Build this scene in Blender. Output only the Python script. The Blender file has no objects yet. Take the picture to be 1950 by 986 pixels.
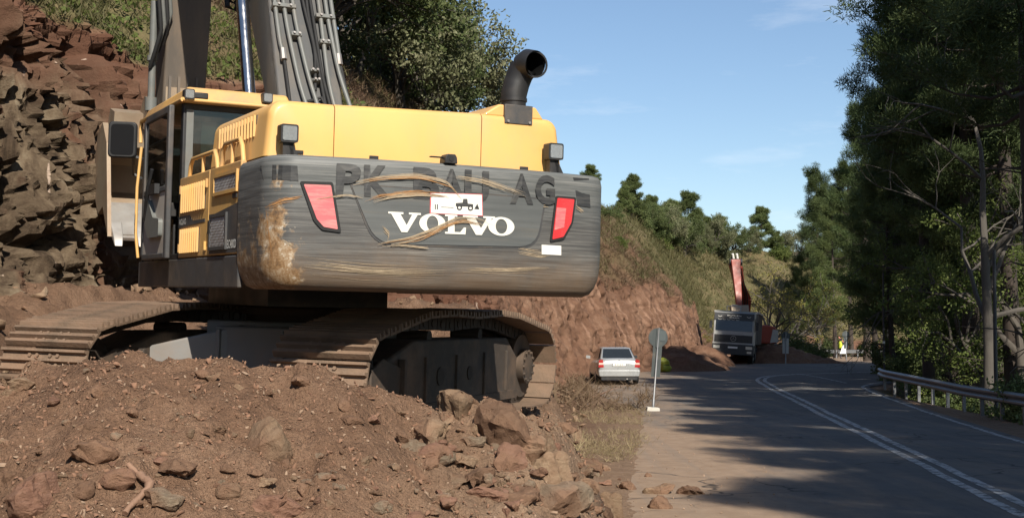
import bpy, bmesh, math, random
import numpy as np
from mathutils import Vector, Matrix, Euler

# ------------------------------------------------------------------ camera, sky, sun, exposure
scene = bpy.context.scene
FPX, PCX, PCY = 2600.0, 975.0, 493.0             # focal length and centre in photo pixels
CAM = np.array([0.0, 0.0, 2.0])
PITCH = math.atan(152 / FPX)
cd = bpy.data.cameras.new('camera'); cam = bpy.data.objects.new('camera', cd)
scene.collection.objects.link(cam)
cd.sensor_width = 36.0; cd.lens = 36.0 * FPX / 1950.0
cd.clip_start = 0.1; cd.clip_end = 5000
cam.location = CAM; cam.rotation_euler = (math.pi / 2 + PITCH, 0, 0)
scene.camera = cam

SUN_EL, SUN_AZ = math.radians(37), math.radians(16)      # azimuth measured from straight behind the camera to the right
sdir = Vector((math.sin(SUN_AZ) * math.cos(SUN_EL), -math.cos(SUN_AZ) * math.cos(SUN_EL), math.sin(SUN_EL)))
sl = bpy.data.lights.new('sun', 'SUN'); sl.energy = 5.0; sl.angle = math.radians(0.55); sl.color = (1.0, 0.93, 0.82)
so = bpy.data.objects.new('sun', sl); scene.collection.objects.link(so)
so.rotation_euler = sdir.to_track_quat('Z', 'Y').to_euler(); so.location = (30, -30, 40)

world = bpy.data.worlds.new('World'); scene.world = world; world.use_nodes = True
wn, wl = world.node_tree.nodes, world.node_tree.links
wn.clear()
wo = wn.new('ShaderNodeOutputWorld'); bg = wn.new('ShaderNodeBackground')
sky = wn.new('ShaderNodeTexSky'); sky.sky_type = 'NISHITA'; sky.sun_disc = False
sky.sun_elevation = SUN_EL
sky.sun_rotation = math.atan2(sdir.x, sdir.y)
sky.air_density = 1.0; sky.dust_density = 0.35; sky.ozone_density = 2.6; sky.altitude = 300
bg.inputs['Strength'].default_value = 0.088
tc = wn.new('ShaderNodeTexCoord'); mp = wn.new('ShaderNodeMapping')
mp.inputs['Scale'].default_value = (3.0, 3.0, 15.0)
nz = wn.new('ShaderNodeTexNoise'); nz.inputs['Scale'].default_value = 1.7; nz.inputs['Detail'].default_value = 7; nz.inputs['Roughness'].default_value = 0.62
mp.inputs['Location'].default_value = (0.35, 0.1, 1.45)
rp = wn.new('ShaderNodeValToRGB'); rp.color_ramp.elements[0].position = 0.53; rp.color_ramp.elements[1].position = 0.86
rp.color_ramp.elements[1].color = (0.42, 0.42, 0.42, 1)
mx = wn.new('ShaderNodeMixRGB'); mx.inputs['Color2'].default_value = (9.5, 9.7, 10.0, 1)
wl.new(tc.outputs['Generated'], mp.inputs['Vector']); wl.new(mp.outputs['Vector'], nz.inputs['Vector'])
wl.new(nz.outputs['Fac'], rp.inputs['Fac']); wl.new(rp.outputs['Color'], mx.inputs['Fac'])
wl.new(sky.outputs['Color'], mx.inputs['Color1']); wl.new(mx.outputs['Color'], bg.inputs['Color'])
wl.new(bg.outputs['Background'], wo.inputs['Surface'])

scene.view_settings.view_transform = 'Standard'; scene.view_settings.look = 'None'
scene.view_settings.exposure = 0.48; scene.view_settings.gamma = 1.0
scene.view_settings.use_curve_mapping = False
scene.render.engine = 'CYCLES'
scene.cycles.max_bounces = 6; scene.cycles.transparent_max_bounces = 6
scene.cycles.use_denoising = True

rng = np.random.default_rng(7); random.seed(7)

# ------------------------------------------------------------------ measuring helpers
def ray(px, py):
    d0, d1 = (px - PCX) / FPX, -(py - PCY) / FPX
    c, s = math.cos(PITCH), math.sin(PITCH)
    return np.array([d0, c - d1 * s, s + d1 * c])
def at_y(px, py, Y):
    return CAM + ray(px, py) * Y
# ------------------------------------------------------------------ noise
def _hash(i, j, k, seed):
    h = (i.astype(np.int64) * 374761393 + j.astype(np.int64) * 668265263 + k.astype(np.int64) * 2147483647 + seed * 974634777) & 0xffffffff
    h = ((h ^ (h >> 13)) * 1274126177) & 0xffffffff
    h = (h ^ (h >> 16)) & 0xffffffff
    return h.astype(np.float64) / 4294967295.0 * 2 - 1
def vnoise(P, seed=0):
    F = np.floor(P); f = P - F; f = f * f * f * (f * (f * 6 - 15) + 10)
    i, j, k = F[:, 0].astype(np.int64), F[:, 1].astype(np.int64), F[:, 2].astype(np.int64)
    r = 0
    for a in (0, 1):
        for b in (0, 1):
            for c in (0, 1):
                w = (f[:, 0] if a else 1 - f[:, 0]) * (f[:, 1] if b else 1 - f[:, 1]) * (f[:, 2] if c else 1 - f[:, 2])
                r = r + w * _hash(i + a, j + b, k + c, seed)
    return r
def fbm(P, scale, octaves=4, gain=0.5, seed=0, ridged=False):
    P = np.asarray(P, float) / scale
    a, s = 1.0, 0
    for o in range(octaves):
        n = vnoise(P + 17.3 * o, seed + o)
        s = s + a * ((1 - 2 * np.abs(n)) if ridged else n)
        a *= gain; P = P * 2.03
    return s
def facets(P, scale, seed=0, tilt=0.6):      # blocky broken-rock noise: each cell has its own level and slope
    P = np.asarray(P, float) / scale; F = np.floor(P).astype(np.int64); best = np.full(len(P), 9e9); val = np.zeros(len(P))
    for a in (-1, 0, 1):
        for b in (-1, 0, 1):
            for c in (-1, 0, 1):
                i, j, k = F[:, 0] + a, F[:, 1] + b, F[:, 2] + c
                q = np.stack([i + 0.5 + 0.48 * _hash(i, j, k, seed), j + 0.5 + 0.48 * _hash(i, j, k, seed + 1), k + 0.5 + 0.48 * _hash(i, j, k, seed + 2)], 1)
                d = P - q; dd = (d * d).sum(1); m = dd < best; best = np.where(m, dd, best)
                v = _hash(i, j, k, seed + 3) + tilt * (d[:, 0] * _hash(i, j, k, seed + 4) + d[:, 1] * _hash(i, j, k, seed + 5) + 0.25 * d[:, 2] * _hash(i, j, k, seed + 6)) * 2
                val = np.where(m, v, val)
    return val
def sstep(x, a, b):
    t = np.clip((x - a) / (b - a), 0, 1); return t * t * (3 - 2 * t)

# ------------------------------------------------------------------ mesh helpers
COL = scene.collection
def new_obj(name, mesh, parent=None):
    o = bpy.data.objects.new(name, mesh); COL.objects.link(o)
    if parent is not None: o.parent = parent
    return o
def tag(o, label=None, cat=None, group=None, kind=None):
    if label: o['label'] = label
    if cat: o['category'] = cat
    if group: o['group'] = group
    if kind: o['kind'] = kind
    return o
def empty(name, loc=(0, 0, 0), rz=0.0):
    o = new_obj(name, None); o.location = loc; o.rotation_euler = (0, 0, rz); o.empty_display_size = 0.2
    return o
def copy_tree(o, parent=None):
    c = o.copy(); COL.objects.link(c); c.parent = parent
    for ch in o.children: copy_tree(ch, c)
    return c

class MB:
    def __init__(s): s.v, s.f = [], []
    def add(s, vs, fs):
        b = len(s.v); s.v.extend([tuple(map(float, p)) for p in vs]); s.f.extend([tuple(i + b for i in f) for f in fs]); return s
    def box(s, x0, x1, y0, y1, z0, z1):
        return s.add([(x0,y0,z0),(x1,y0,z0),(x1,y1,z0),(x0,y1,z0),(x0,y0,z1),(x1,y0,z1),(x1,y1,z1),(x0,y1,z1)],
              [(0,3,2,1),(4,5,6,7),(0,1,5,4),(1,2,6,5),(2,3,7,6),(3,0,4,7)])
    def hexa(s, p):       # 8 points, bottom ring then top ring
        return s.add(p, [(0,3,2,1),(4,5,6,7),(0,1,5,4),(1,2,6,5),(2,3,7,6),(3,0,4,7)])
    def prism(s, poly, axis, a0, a1):   # poly in the two other axes (order xyz minus axis)
        n = len(poly); V = []
        for a in (a0, a1):
            for (p, q) in poly:
                V.append({'x': (a, p, q), 'y': (p, a, q), 'z': (p, q, a)}[axis])
        fs = [tuple(range(n)), tuple(range(2 * n - 1, n - 1, -1))] + [(i, i + n, (i + 1) % n + n, (i + 1) % n) for i in range(n)]
        return s.add(V, fs)
    def tube(s, path, r, n=8, caps=True):
        P = [np.array(p, float) for p in path]; m = len(P)
        rr = r if hasattr(r, '__len__') else [r] * m
        V, up = [], None
        for i in range(m):
            t = P[min(i + 1, m - 1)] - P[max(i - 1, 0)]; t = t / (np.linalg.norm(t) + 1e-9)
            if up is None:
                up = np.array([0, 0, 1.0]) if abs(t[2]) < 0.9 else np.array([1.0, 0, 0])
            a = np.cross(up, t); a /= np.linalg.norm(a) + 1e-9; b = np.cross(t, a); up = b
            for k in range(n):
                an = 2 * math.pi * k / n
                V.append(P[i] + (a * math.cos(an) + b * math.sin(an)) * rr[i])
        fs = [(i * n + k, i * n + (k + 1) % n, (i + 1) * n + (k + 1) % n, (i + 1) * n + k) for i in range(m - 1) for k in range(n)]
        if caps: fs += [tuple(range(n - 1, -1, -1)), tuple(range((m - 1) * n, m * n))]
        return s.add(V, fs)
    def cyl(s, p0, p1, r, n=16): return s.tube([p0, p1], r, n)
    def ring(s, c, axis, ro, ri, h, n=20):   # short hollow cylinder around axis through c
        V = []
        for a in (-h / 2, h / 2):
            for r in (ro, ri):
                for k in range(n):
                    an = 2 * math.pi * k / n; u, v = r * math.cos(an), r * math.sin(an)
                    V.append({'x': (c[0]+a, c[1]+u, c[2]+v), 'y': (c[0]+u, c[1]+a, c[2]+v), 'z': (c[0]+u, c[1]+v, c[2]+a)}[axis])
        fs = []
        for k in range(n):
            l = (k + 1) % n
            fs += [(k, l, n + l, n + k), (2*n + l, 2*n + k, 3*n + k, 3*n + l), (k, 2*n + k, 2*n + l, l), (n + l, 3*n + l, 3*n + k, n + k)]
        return s.add(V, fs)
    def build(s, name, mat, parent=None, bevel=0.0, smooth=None, seg=2):
        me = bpy.data.meshes.new(name); me.from_pydata(s.v, [], s.f); me.validate()
        bm = bmesh.new(); bm.from_mesh(me); bmesh.ops.recalc_face_normals(bm, faces=bm.faces); bm.to_mesh(me); bm.free()
        if mat is not None: me.materials.append(mat)
        if smooth is not None:
            me.shade_smooth(); me.set_sharp_from_angle(angle=math.radians(smooth))
        o = new_obj(name, me, parent)
        if bevel:
            m = o.modifiers.new('bevel', 'BEVEL'); m.width = bevel; m.segments = seg; m.limit_method = 'ANGLE'; m.angle_limit = math.radians(35)
            me.shade_smooth(); me.set_sharp_from_angle(angle=math.radians(50)); m.harden_normals = False
        return o
def np_mesh(name, V, F, mat, parent=None, smooth=False, attrs=None):
    V = np.asarray(V, np.float32); F = np.asarray(F, np.int32); k = F.shape[1]
    me = bpy.data.meshes.new(name)
    me.vertices.add(len(V)); me.vertices.foreach_set('co', V.ravel())
    me.loops.add(F.size); me.loops.foreach_set('vertex_index', F.ravel())
    me.polygons.add(len(F)); me.polygons.foreach_set('loop_start', np.arange(0, F.size, k, dtype=np.int32))
    me.polygons.foreach_set('loop_total', np.full(len(F), k, np.int32))
    me.update(calc_edges=True)
    if attrs:
        for n, a in attrs.items():
            at = me.attributes.new(n, 'FLOAT', 'POINT'); at.data.foreach_set('value', np.asarray(a, np.float32))
    if mat is not None: me.materials.append(mat)
    if smooth:
        me.shade_smooth()
        if smooth is not True: me.set_sharp_from_angle(angle=math.radians(smooth))
    return new_obj(name, me, parent)
def grid_faces(nu, nv):
    i, j = np.meshgrid(np.arange(nu - 1), np.arange(nv - 1), indexing='ij'); a = (i * nv + j).ravel()
    return np.stack([a, a + nv, a + nv + 1, a + 1], 1)

# ------------------------------------------------------------------ materials
MATS = {}
class NT:
    def __init__(s, m): s.t = m.node_tree; s.n = s.t.nodes; s.l = s.t.links
    def new(s, typ, **kw):
        n = s.n.new(typ)
        for k, v in kw.items(): setattr(n, k, v)
        return n
    def noise(s, vec, scale, detail=4, rough=0.55, dist=0.0):
        n = s.new('ShaderNodeTexNoise'); n.inputs['Scale'].default_value = scale; n.inputs['Detail'].default_value = detail
        n.inputs['Roughness'].default_value = rough; n.inputs['Distortion'].default_value = dist
        if vec is not None: s.l.new(vec, n.inputs['Vector'])
        return n.outputs['Fac']
    def ramp(s, fac, stops):
        r = s.new('ShaderNodeValToRGB'); e = r.color_ramp.elements
        while len(e) < len(stops): e.new(0.5)
        for i, (p, c) in enumerate(stops):
            e[i].position = p; e[i].color = (c, c, c, 1) if not hasattr(c, '__len__') else (*c, 1)
        s.l.new(fac, r.inputs['Fac']); return r.outputs['Color']
    def mix(s, fac, a, b, mode='MIX'):
        m = s.new('ShaderNodeMixRGB', blend_type=mode)
        for k, v in (('Fac', fac), ('Color1', a), ('Color2', b)):
            if hasattr(v, 'is_linked') or hasattr(v, 'links'): s.l.new(v, m.inputs[k])
            elif k == 'Fac': m.inputs[k].default_value = v
            else: m.inputs[k].default_value = (*v, 1)
        return m.outputs['Color']
    def math(s, op, a, b=0.0, clamp=False):
        m = s.new('ShaderNodeMath', operation=op, use_clamp=clamp)
        for i, v in enumerate((a, b)):
            if hasattr(v, 'links'): s.l.new(v, m.inputs[i])
            else: m.inputs[i].default_value = v
        return m.outputs[0]
    def attr(s, name):
        a = s.new('ShaderNodeAttribute'); a.attribute_name = name; return a.outputs['Fac']
    def coord(s, kind='Object', scale=None, rot=None):
        c = s.new('ShaderNodeTexCoord').outputs[kind]
        if scale is None: return c
        m = s.new('ShaderNodeMapping'); m.inputs['Scale'].default_value = scale
        if rot: m.inputs['Rotation'].default_value = rot
        s.l.new(c, m.inputs['Vector']); return m.outputs['Vector']
    def bump(s, h, strength=0.3, dist=0.02, nrm=None):
        b = s.new('ShaderNodeBump'); b.inputs['Strength'].default_value = strength; b.inputs['Distance'].default_value = dist
        s.l.new(h, b.inputs['Height'])
        if nrm is not None: s.l.new(nrm, b.inputs['Normal'])
        return b.outputs['Normal']
def base_mat(name):
    m = bpy.data.materials.new(name); m.use_nodes = True; MATS[name] = m
    nt = NT(m); b = nt.n['Principled BSDF']; return m, nt, b
def put(nt, sock, v):
    if hasattr(v, 'links'): nt.l.new(v, sock)
    elif hasattr(v, '__len__'): sock.default_value = (*v, 1)
    else: sock.default_value = v
def mat(name, col, rough=0.6, metal=0.0, var=0.25, scale=6.0, bump=0.0, bscale=60.0, bdist=0.01, dirt=None, dirt_amt=0.5, spec=0.5, coat=0.0, stretch=None, randv=0.0):
    m, nt, b = base_mat(name)
    v = nt.coord('Object', stretch) if stretch else nt.coord('Object')
    n = nt.noise(v, scale, 5, 0.6)
    c = nt.mix(n, tuple(x * (1 - var) for x in col), tuple(min(1, x * (1 + var)) for x in col))
    if dirt is not None:
        d = nt.ramp(nt.noise(v, scale * 0.45, 8, 0.68), [(0.62 - 0.3 * dirt_amt, 0.0), (0.78 - 0.18 * dirt_amt, dirt_amt)])
        c = nt.mix(d, c, dirt)
    if randv:
        oi = nt.new('ShaderNodeObjectInfo'); hv = nt.new('ShaderNodeHueSaturation'); nt.l.new(c, hv.inputs['Color'])
        nt.l.new(nt.math('MULTIPLY_ADD', oi.outputs['Random'], randv * 2), hv.inputs['Value'])
        hv.inputs['Value'].links[0].from_node.inputs[2].default_value = 1 - randv
        c = hv.outputs['Color']
    put(nt, b.inputs['Base Color'], c)
    put(nt, b.inputs['Roughness'], nt.ramp(n, [(0.2, max(0.0, rough - 0.12)), (0.8, min(1, rough + 0.12))]))
    b.inputs['Metallic'].default_value = metal; b.inputs['Specular IOR Level'].default_value = spec
    b.inputs['Coat Weight'].default_value = coat
    if bump: nt.l.new(nt.bump(nt.noise(v, bscale, 6, 0.65), bump, bdist), b.inputs['Normal'])
    return m
# ------------------------------------------------------------------ surface materials
def soil_material(name, cols, scale=0.6, rockattr=None, vegcols=None, forest=False, groove=False, bump=0.55):
    m, nt, b = base_mat(name)
    v = nt.coord('Object')
    n1 = nt.noise(v, scale, 5, 0.62); n2 = nt.noise(v, scale * 9, 5, 0.7); n3 = nt.noise(v, scale * 60, 3, 0.7)
    nn = nt.mix(0.45, n1, n2)
    c = nt.ramp(nn, [(0.30, cols[0]), (0.48, cols[1]), (0.60, cols[2]), (0.74, cols[3])])
    c = nt.mix(nt.ramp(n3, [(0.35, 0.55), (0.65, 0.0)]), c, tuple(x * 0.5 for x in cols[1]), 'MIX')
    if groove:
        c = nt.mix(nt.math('MULTIPLY', nt.attr('groove'), nt.ramp(n2, [(0.3, 0.2), (0.7, 1.0)])), c, (0.40, 0.25, 0.175))
    if rockattr:
        vs = nt.coord('Object', (1.0, 1.0, 0.45))
        r = nt.ramp(nt.noise(vs, 1.3, 8, 0.72, 0.8), [(0.30, (0.012, 0.009, 0.006)), (0.43, (0.058, 0.040, 0.026)), (0.55, (0.125, 0.092, 0.060)), (0.65, (0.18, 0.145, 0.10)), (0.76, (0.42, 0.36, 0.275))])
        r = nt.mix(nt.ramp(nt.noise(vs, 0.55, 6, 0.6), [(0.5, 0.0), (0.62, 0.8)]), r, (0.12, 0.055, 0.034))
        c = nt.mix(nt.math('MULTIPLY', nt.attr('cut'), nt.ramp(n1, [(0.35, 0.95), (0.65, 0.65)])), c, (0.092, 0.043, 0.027))
        c = nt.mix(nt.attr('rock'), c, r)
        vw = nt.coord('Object', (1.3, 1.3, 0.16))
        wv = nt.ramp(nt.noise(vw, 2.3, 5, 0.6, 0.5), [(0.66, 0.0), (0.70, 0.75)])
        c = nt.mix(nt.math('MULTIPLY', wv, nt.attr('cut')), c, (0.47, 0.36, 0.28))
    if vegcols:
        g = nt.ramp(nt.noise(v, 1.7, 9, 0.72), [(0.3, vegcols[0]), (0.46, vegcols[1]), (0.58, vegcols[2]), (0.72, vegcols[3])])
        c = nt.mix(nt.attr('veg'), c, g)
    if forest:
        g = nt.ramp(nt.noise(v, 2.2, 9, 0.72), [(0.3, (0.03, 0.022, 0.012)), (0.5, (0.075, 0.06, 0.028)), (0.7, (0.15, 0.115, 0.06))])
        c = nt.mix(nt.attr('forest'), c, g)
        c = nt.mix(nt.math('MULTIPLY', nt.attr('dusty'), nt.ramp(n2, [(0.3, 0.5), (0.7, 1.0)])), c, nt.ramp(nt.noise(v, 3.0, 5, 0.7), [(0.3, (0.22, 0.145, 0.095)), (0.7, (0.33, 0.23, 0.155))]))
    put(nt, b.inputs['Base Color'], c); b.inputs['Roughness'].default_value = 0.95; b.inputs['Specular IOR Level'].default_value = 0.15
    h = nt.mix(0.5, n2, n3)
    nt.l.new(nt.bump(nt.noise(v, scale * 22, 4, 0.75), bump, 0.06, nt.bump(n3, bump * 0.8, 0.02)), b.inputs['Normal'])
    return m
DIRT = [(0.105, 0.060, 0.038), (0.195, 0.115, 0.072), (0.255, 0.158, 0.102), (0.37, 0.255, 0.18)]
RED = [(0.085, 0.045, 0.029), (0.158, 0.086, 0.055), (0.215, 0.128, 0.084), (0.34, 0.235, 0.165)]
M_ground = soil_material('ground_soil', DIRT, 0.8, forest=True, bump=0.95)
M_hill = soil_material('hill_soil', RED, 0.5, rockattr=True, vegcols=[(0.05, 0.052, 0.022), (0.10, 0.092, 0.042), (0.135, 0.108, 0.055), (0.20, 0.145, 0.085)], groove=True)
M_heap = soil_material('heap_soil', RED, 0.9)

# ------------------------------------------------------------------ heights
def zr(Y): return np.interp(Y, [-50, 38, 55, 81, 118, 300], [0, 0, 0.23, 0.5, 0.3, 0.3])
ROAD_L = [(-14, -30), (-1.2, -4), (1.2, 15), (2.6, 28), (3.6, 38), (2.9, 46), (2.9, 56), (4.6, 64), (8.9, 73), (11.5, 82), (13.2, 92), (15.2, 108), (19, 124), (32, 141), (60, 152)]
ROAD_R = [(-2, -30), (8.3, 4), (10.25, 27.4), (11.7, 38), (12.75, 47), (13.5, 52), (15.6, 55.5), (20, 61), (27, 69), (35, 79), (44, 88), (54, 94), (66, 100), (84, 105), (105, 110)]
def XL(Y): return np.interp(Y, [p[1] for p in ROAD_L], [p[0] for p in ROAD_L])
def XR(Y): return np.interp(Y, [p[1] for p in ROAD_R[:6]], [p[0] for p in ROAD_R[:6]])
def yr(X): return np.interp(X, [p[0] for p in ROAD_R[5:]], [p[1] for p in ROAD_R[5:]])
CREST = [(-6.0, 9.9, 1.72), (-4.2, 9.7, 1.70), (-3.4, 9.5, 1.80), (-2.6, 9.4, 1.93), (-1.75, 9.55, 1.83), (-1.05, 9.75, 1.70), (-0.78, 9.9, 1.56), (-0.4, 10.2, 1.50), (0.2, 10.6, 1.44), (0.7, 11.5, 1.35), (1.5, 12.5, 1.1)]
def ground_z(X, Y, detail=True):
    X = np.asarray(X, float); Y = np.asarray(Y, float); sh = X.shape; X = X.ravel(); Y = Y.ravel()
    base = zr(Y) - 0.03 + 0.05 * sstep(XL(Y) - X, -0.25, 0.15)
    xb = np.interp(Y, [0, 6, 8, 10, 12, 15, 20, 26, 34], [-1.6, -0.6, -0.15, 0.1, 0.3, 0.35, 0.4, 0.2, -0.6])
    wb = np.interp(Y, [0, 10, 15], [1.5, 0.95, 0.85])
    left = 1 - sstep(X, xb, xb + wb)
    plat = np.interp(Y, [0, 6, 7.2, 10, 12, 24, 32, 40], [0.4, 0.4, 0.5, 1.13, 1.16, 1.3, 0.7, 0.1])
    cx = [c[0] for c in CREST]; zc = np.interp(X, cx, [c[2] for c in CREST]); yc = np.interp(X, cx, [c[1] for c in CREST])
    mound = np.where(Y < yc, zc - 0.50 * (yc - Y), zc - 0.72 * (Y - yc))
    d = np.abs(Y - yc); mound = mound - 0.06 * np.exp(-(d / 0.25) ** 2)
    k = 14.0
    hl = np.log(np.exp(np.clip(k * (mound - plat), -40, 40)) + 1) / k + plat
    tal = 1.2 * sstep(-X, 5.1, 6.8) * sstep(Y, 10, 13) + 1.25 * sstep(Y, 17.6, 22) * sstep(-X, -1.0, 1.0) * (1 - sstep(Y, 26, 38))
    hl = hl + np.clip(tal, 0, 1.45)
    z = base + left * np.maximum(hl - base, 0)
    drop = np.where(X < 13.5, sstep(X - (XR(Y) + 1.3), 0, 5), 0) * (Y < 60)
    drop = np.maximum(drop, np.where(X >= 13.0, sstep((yr(X) - 2.0) - Y, 0, 6), 0))
    z = z - 1.0 * drop
    if detail:
        P = np.stack([X, Y, np.zeros_like(X)], 1)
        near = (Y > 3) & (Y < 26) & (X > -9) & (X < 3)
        a = np.zeros_like(X)
        if near.any():
            Q = P[near]
            a[near] = (0.075 * fbm(Q, 0.75, 3, 0.5, 3) + 0.048 * fbm(Q, 0.22, 3, 0.65, 9) + 0.020 * np.abs(fbm(Q, 0.11, 2, 0.6, 12)) + (0.35 + 0.65 * sstep(Q[:, 0], -1.8, -0.3)) * (0.050 * facets(Q + 0.05 * fbm(Q, 0.2, 2, 0.5, 2)[:, None], 0.30, 5) + 0.020 * facets(Q, 0.10, 15)))
        z = z + a * (0.12 + 0.88 * left) + (1 - left) * 0.004 * fbm(P, 0.5, 2, 0.5, 5) + drop * 0.12 * fbm(P, 2.5, 3, 0.5, 6)
    return z.reshape(sh)
def gz(x, y): return float(ground_z(np.array([x]), np.array([y]))[0])
def hit(px, py, lo=5.0, hi=140.0):          # where the sight line through a photo pixel meets the ground
    d = ray(px, py); Y = np.concatenate([np.arange(lo, 30, 0.05), np.arange(30, hi, 0.3)]); P = CAM[None] + d[None] * (Y / d[1])[:, None]
    k = np.argmax(P[:, 2] <= ground_z(P[:, 0], P[:, 1], False) + 0.12); Y = np.linspace(Y[k] - 0.3, Y[k] + (1.2 if Y[k] < 30 else 4), 60); P = CAM[None] + d[None] * (Y / d[1])[:, None]
    g = ground_z(P[:, 0], P[:, 1]); k = np.argmax(P[:, 2] <= g)
    return np.array([P[k, 0], P[k, 1], g[k]])

gx = np.concatenate([[-3000, -800, -250], np.linspace(-80, -9, 22), np.arange(-8.4, 2.3, 0.045), np.arange(2.4, 22, 0.45), np.linspace(22.5, 160, 60), [250, 800, 3000]])
gy = np.concatenate([[-3000, -700, -200], np.linspace(-60, 4, 22), np.arange(4.2, 13, 0.045), np.arange(13, 22, 0.09), np.arange(22, 62, 0.4), np.linspace(62.5, 320, 110), [600, 1500, 3000]])
GX, GY = np.meshgrid(gx, gy, indexing='ij'); GZ = ground_z(GX, GY)
V = np.stack([GX.ravel(), GY.ravel(), GZ.ravel()], 1)
fr = np.maximum(np.where(GX < 13.5, sstep(GX - (XR(GY) + 0.6), 0, 1.2), 0) * (GY < 60), np.where(GX >= 13.0, sstep((yr(GX) - 1.0) - GY, 0, 2), 0)).ravel()
du = (sstep(GX, XL(GY) - 1.6, XL(GY) - 0.2) * sstep(GY, 3, 8)).ravel() * (1 - fr) * 0.9
ground = np_mesh('ground', V, grid_faces(len(gx), len(gy)), M_ground, smooth=32, attrs={'forest': fr, 'dusty': du})
tag(ground, 'bare reddish brown earth with churned dirt mound', kind='structure')

# ------------------------------------------------------------------ hillside with the cut bank
HN = [((-7.4, -20), 5.2, (-22, -20)), ((-7.0, 8), 5.4, (-16.2, 8)), ((-6.95, 14), 5.5, (-14.6, 14)), ((-7.1, 19), 5.4, (-13.6, 19)), ((-6.5, 23), 5.0, (-12.4, 23.5)),
      ((-4.2, 25.6), 4.6, (-11.2, 28)), ((-1.6, 28), 4.5, (-9.6, 33)), ((0.4, 34), 4.4, (-8, 40)), ((1.3, 46), 4.5, (-5.5, 50)), ((2.0, 59), 4.5, (-2.8, 62)),
      ((8.6, 73), 4.4, (1.0, 77)), ((11.3, 82), 4.1, (4.5, 90)), ((13.0, 92), 3.6, (8.5, 106)), ((15.0, 108), 2.6, (12.5, 124)), ((19, 125), 2.0, (17, 142)),
      ((32, 142), 1.6, (25, 158)), ((60, 154), 1.2, (55, 180)), ((120, 162), 1.0, (120, 195))]
nt_ = []
for i in range(len(HN) - 1):
    a, b2 = np.array(HN[i][0]), np.array(HN[i + 1][0]); L = np.linalg.norm(b2 - a)
    step = 0.5 if b2[1] < 12 else (0.05 if b2[1] < 24 else (0.11 if b2[1] < 35 else (0.13 if b2[1] < 90 else 0.5)))
    n = max(2, int(L / step)); nt_ += list(i + np.arange(n) / n)
tt = np.array(nt_ + [len(HN) - 1.0]); ii = np.arange(len(HN))
def smooth_interp(vals):
    v = np.interp(tt, ii, vals); return v
TX, TY = smooth_interp([h[0][0] for h in HN]), smooth_interp([h[0][1] for h in HN])
KX, KY = smooth_interp([h[2][0] for h in HN]), smooth_interp([h[2][1] for h in HN])
CH = smooth_interp([h[1] for h in HN])
CH = CH + 0.35 * fbm(np.stack([TX, TY, 0 * TX], 1), 3.0, 3, 0.5, 31)
ZB = ground_z(TX, TY, False)
DX, DY = KX - TX, KY - TY; DL = np.hypot(DX, DY); DX, DY = DX / DL, DY / DL
aa = np.linspace(0, 1, 96); bb = np.linspace(0, 1, 60)[1:] ** 1.15; ccq = np.linspace(0, 1, 14)[1:] ** 1.5
rows = []
ZT = ZB + CH; ZC = np.maximum(12.0 - 0.6 * sstep(tt, 9.5, 11) + 0.9 * sstep(tt, 12.6, 14) + 0.7 * fbm(np.stack([KX, KY, 0 * KX], 1), 9.0, 3, 0.5, 77), ZT + 2)
wc = np.interp(TY, [20, 30, 45, 60, 100], [1.5, 1.8, 2.4, 1.9, 1.8])
for a in aa: rows.append((wc * (0.55 * a + 0.45 * a ** 2 + 0.28 * np.exp(-a * 9) * -1), ZB - 0.35 + (CH + 0.35) * a, np.zeros_like(tt), np.full_like(tt, a)))
for b in bb: rows.append((wc + (DL - wc) * b, ZT + (ZC - ZT) * (b * 0.82 + 0.18 * math.sin(b * math.pi / 2)), np.full_like(tt, min(1, 0.2 + b * 12)), np.full_like(tt, 1 + b)))
for c in ccq: rows.append((DL + 95 * c, ZC + 5.5 * c, np.ones_like(tt), np.full_like(tt, 2 + c)))
S = np.array([r[0] for r in rows]); Z = np.array([r[1] for r in rows]); VEG = np.array([r[2] for r in rows]); PA = np.array([r[3] for r in rows])
HX = TX[None] + DX[None] * S; HY = TY[None] + DY[None] * S
P = np.stack([HX.ravel(), HY.ravel(), Z.ravel()], 1)
cut = (PA <= 1.0).ravel() * 1.0
edge = np.exp(-np.clip((PA.ravel() - 1.0) * 14, 0, 9)) * (PA.ravel() > 1) + cut
nearw = (1 - sstep(P[:, 1], 30, 42))
P2 = P * np.array([1, 1, 0.55])
PR = np.stack([P[:, 0] * 1.1 + 0.12 * P[:, 2], P[:, 1] * 1.25 - 0.18 * P[:, 2], P[:, 2] * 0.24], 1)
cliffn = 0.20 * facets(PR + 0.35 * fbm(P, 0.7, 3, 0.6, 7)[:, None], 0.95, 41, 0.9) + 0.12 * facets(PR + 0.2 * fbm(P, 0.3, 2, 0.5, 9)[:, None], 0.36, 47, 0.9) + 0.06 * facets(PR, 0.15, 53, 0.9) + 0.10 * fbm(P * np.array([1, 1, 0.35]), 0.35, 4, 0.65, 58) + 0.20 * fbm(P2, 1.5, 4, 0.5, 40, True) - 0.12 - 0.75 * np.exp(-np.abs(fbm(P * np.array([1, 1, 0.22]), 1.1, 2, 0.5, 63)) / 0.08) - 0.25 * np.exp(-np.abs(fbm(P * np.array([1, 1, 0.4]), 0.5, 2, 0.5, 64)) / 0.07)
disp = edge * (nearw * cliffn * (0.45 + 0.55 * (1 - sstep(P[:, 1], 22.5, 26))) + (1 - nearw) * (0.30 * fbm(P2, 1.6, 4, 0.55, 50) + 0.10 * fbm(P, 0.4, 3, 0.6, 71)))
arc = np.cumsum(np.r_[0, np.hypot(np.diff(TX), np.diff(TY))])
gph = arc[None, :] / 0.62 + 0.35 * np.sin(arc / 3.1)[None, :] + 0.12 * np.sin(Z * 1.3)
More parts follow.
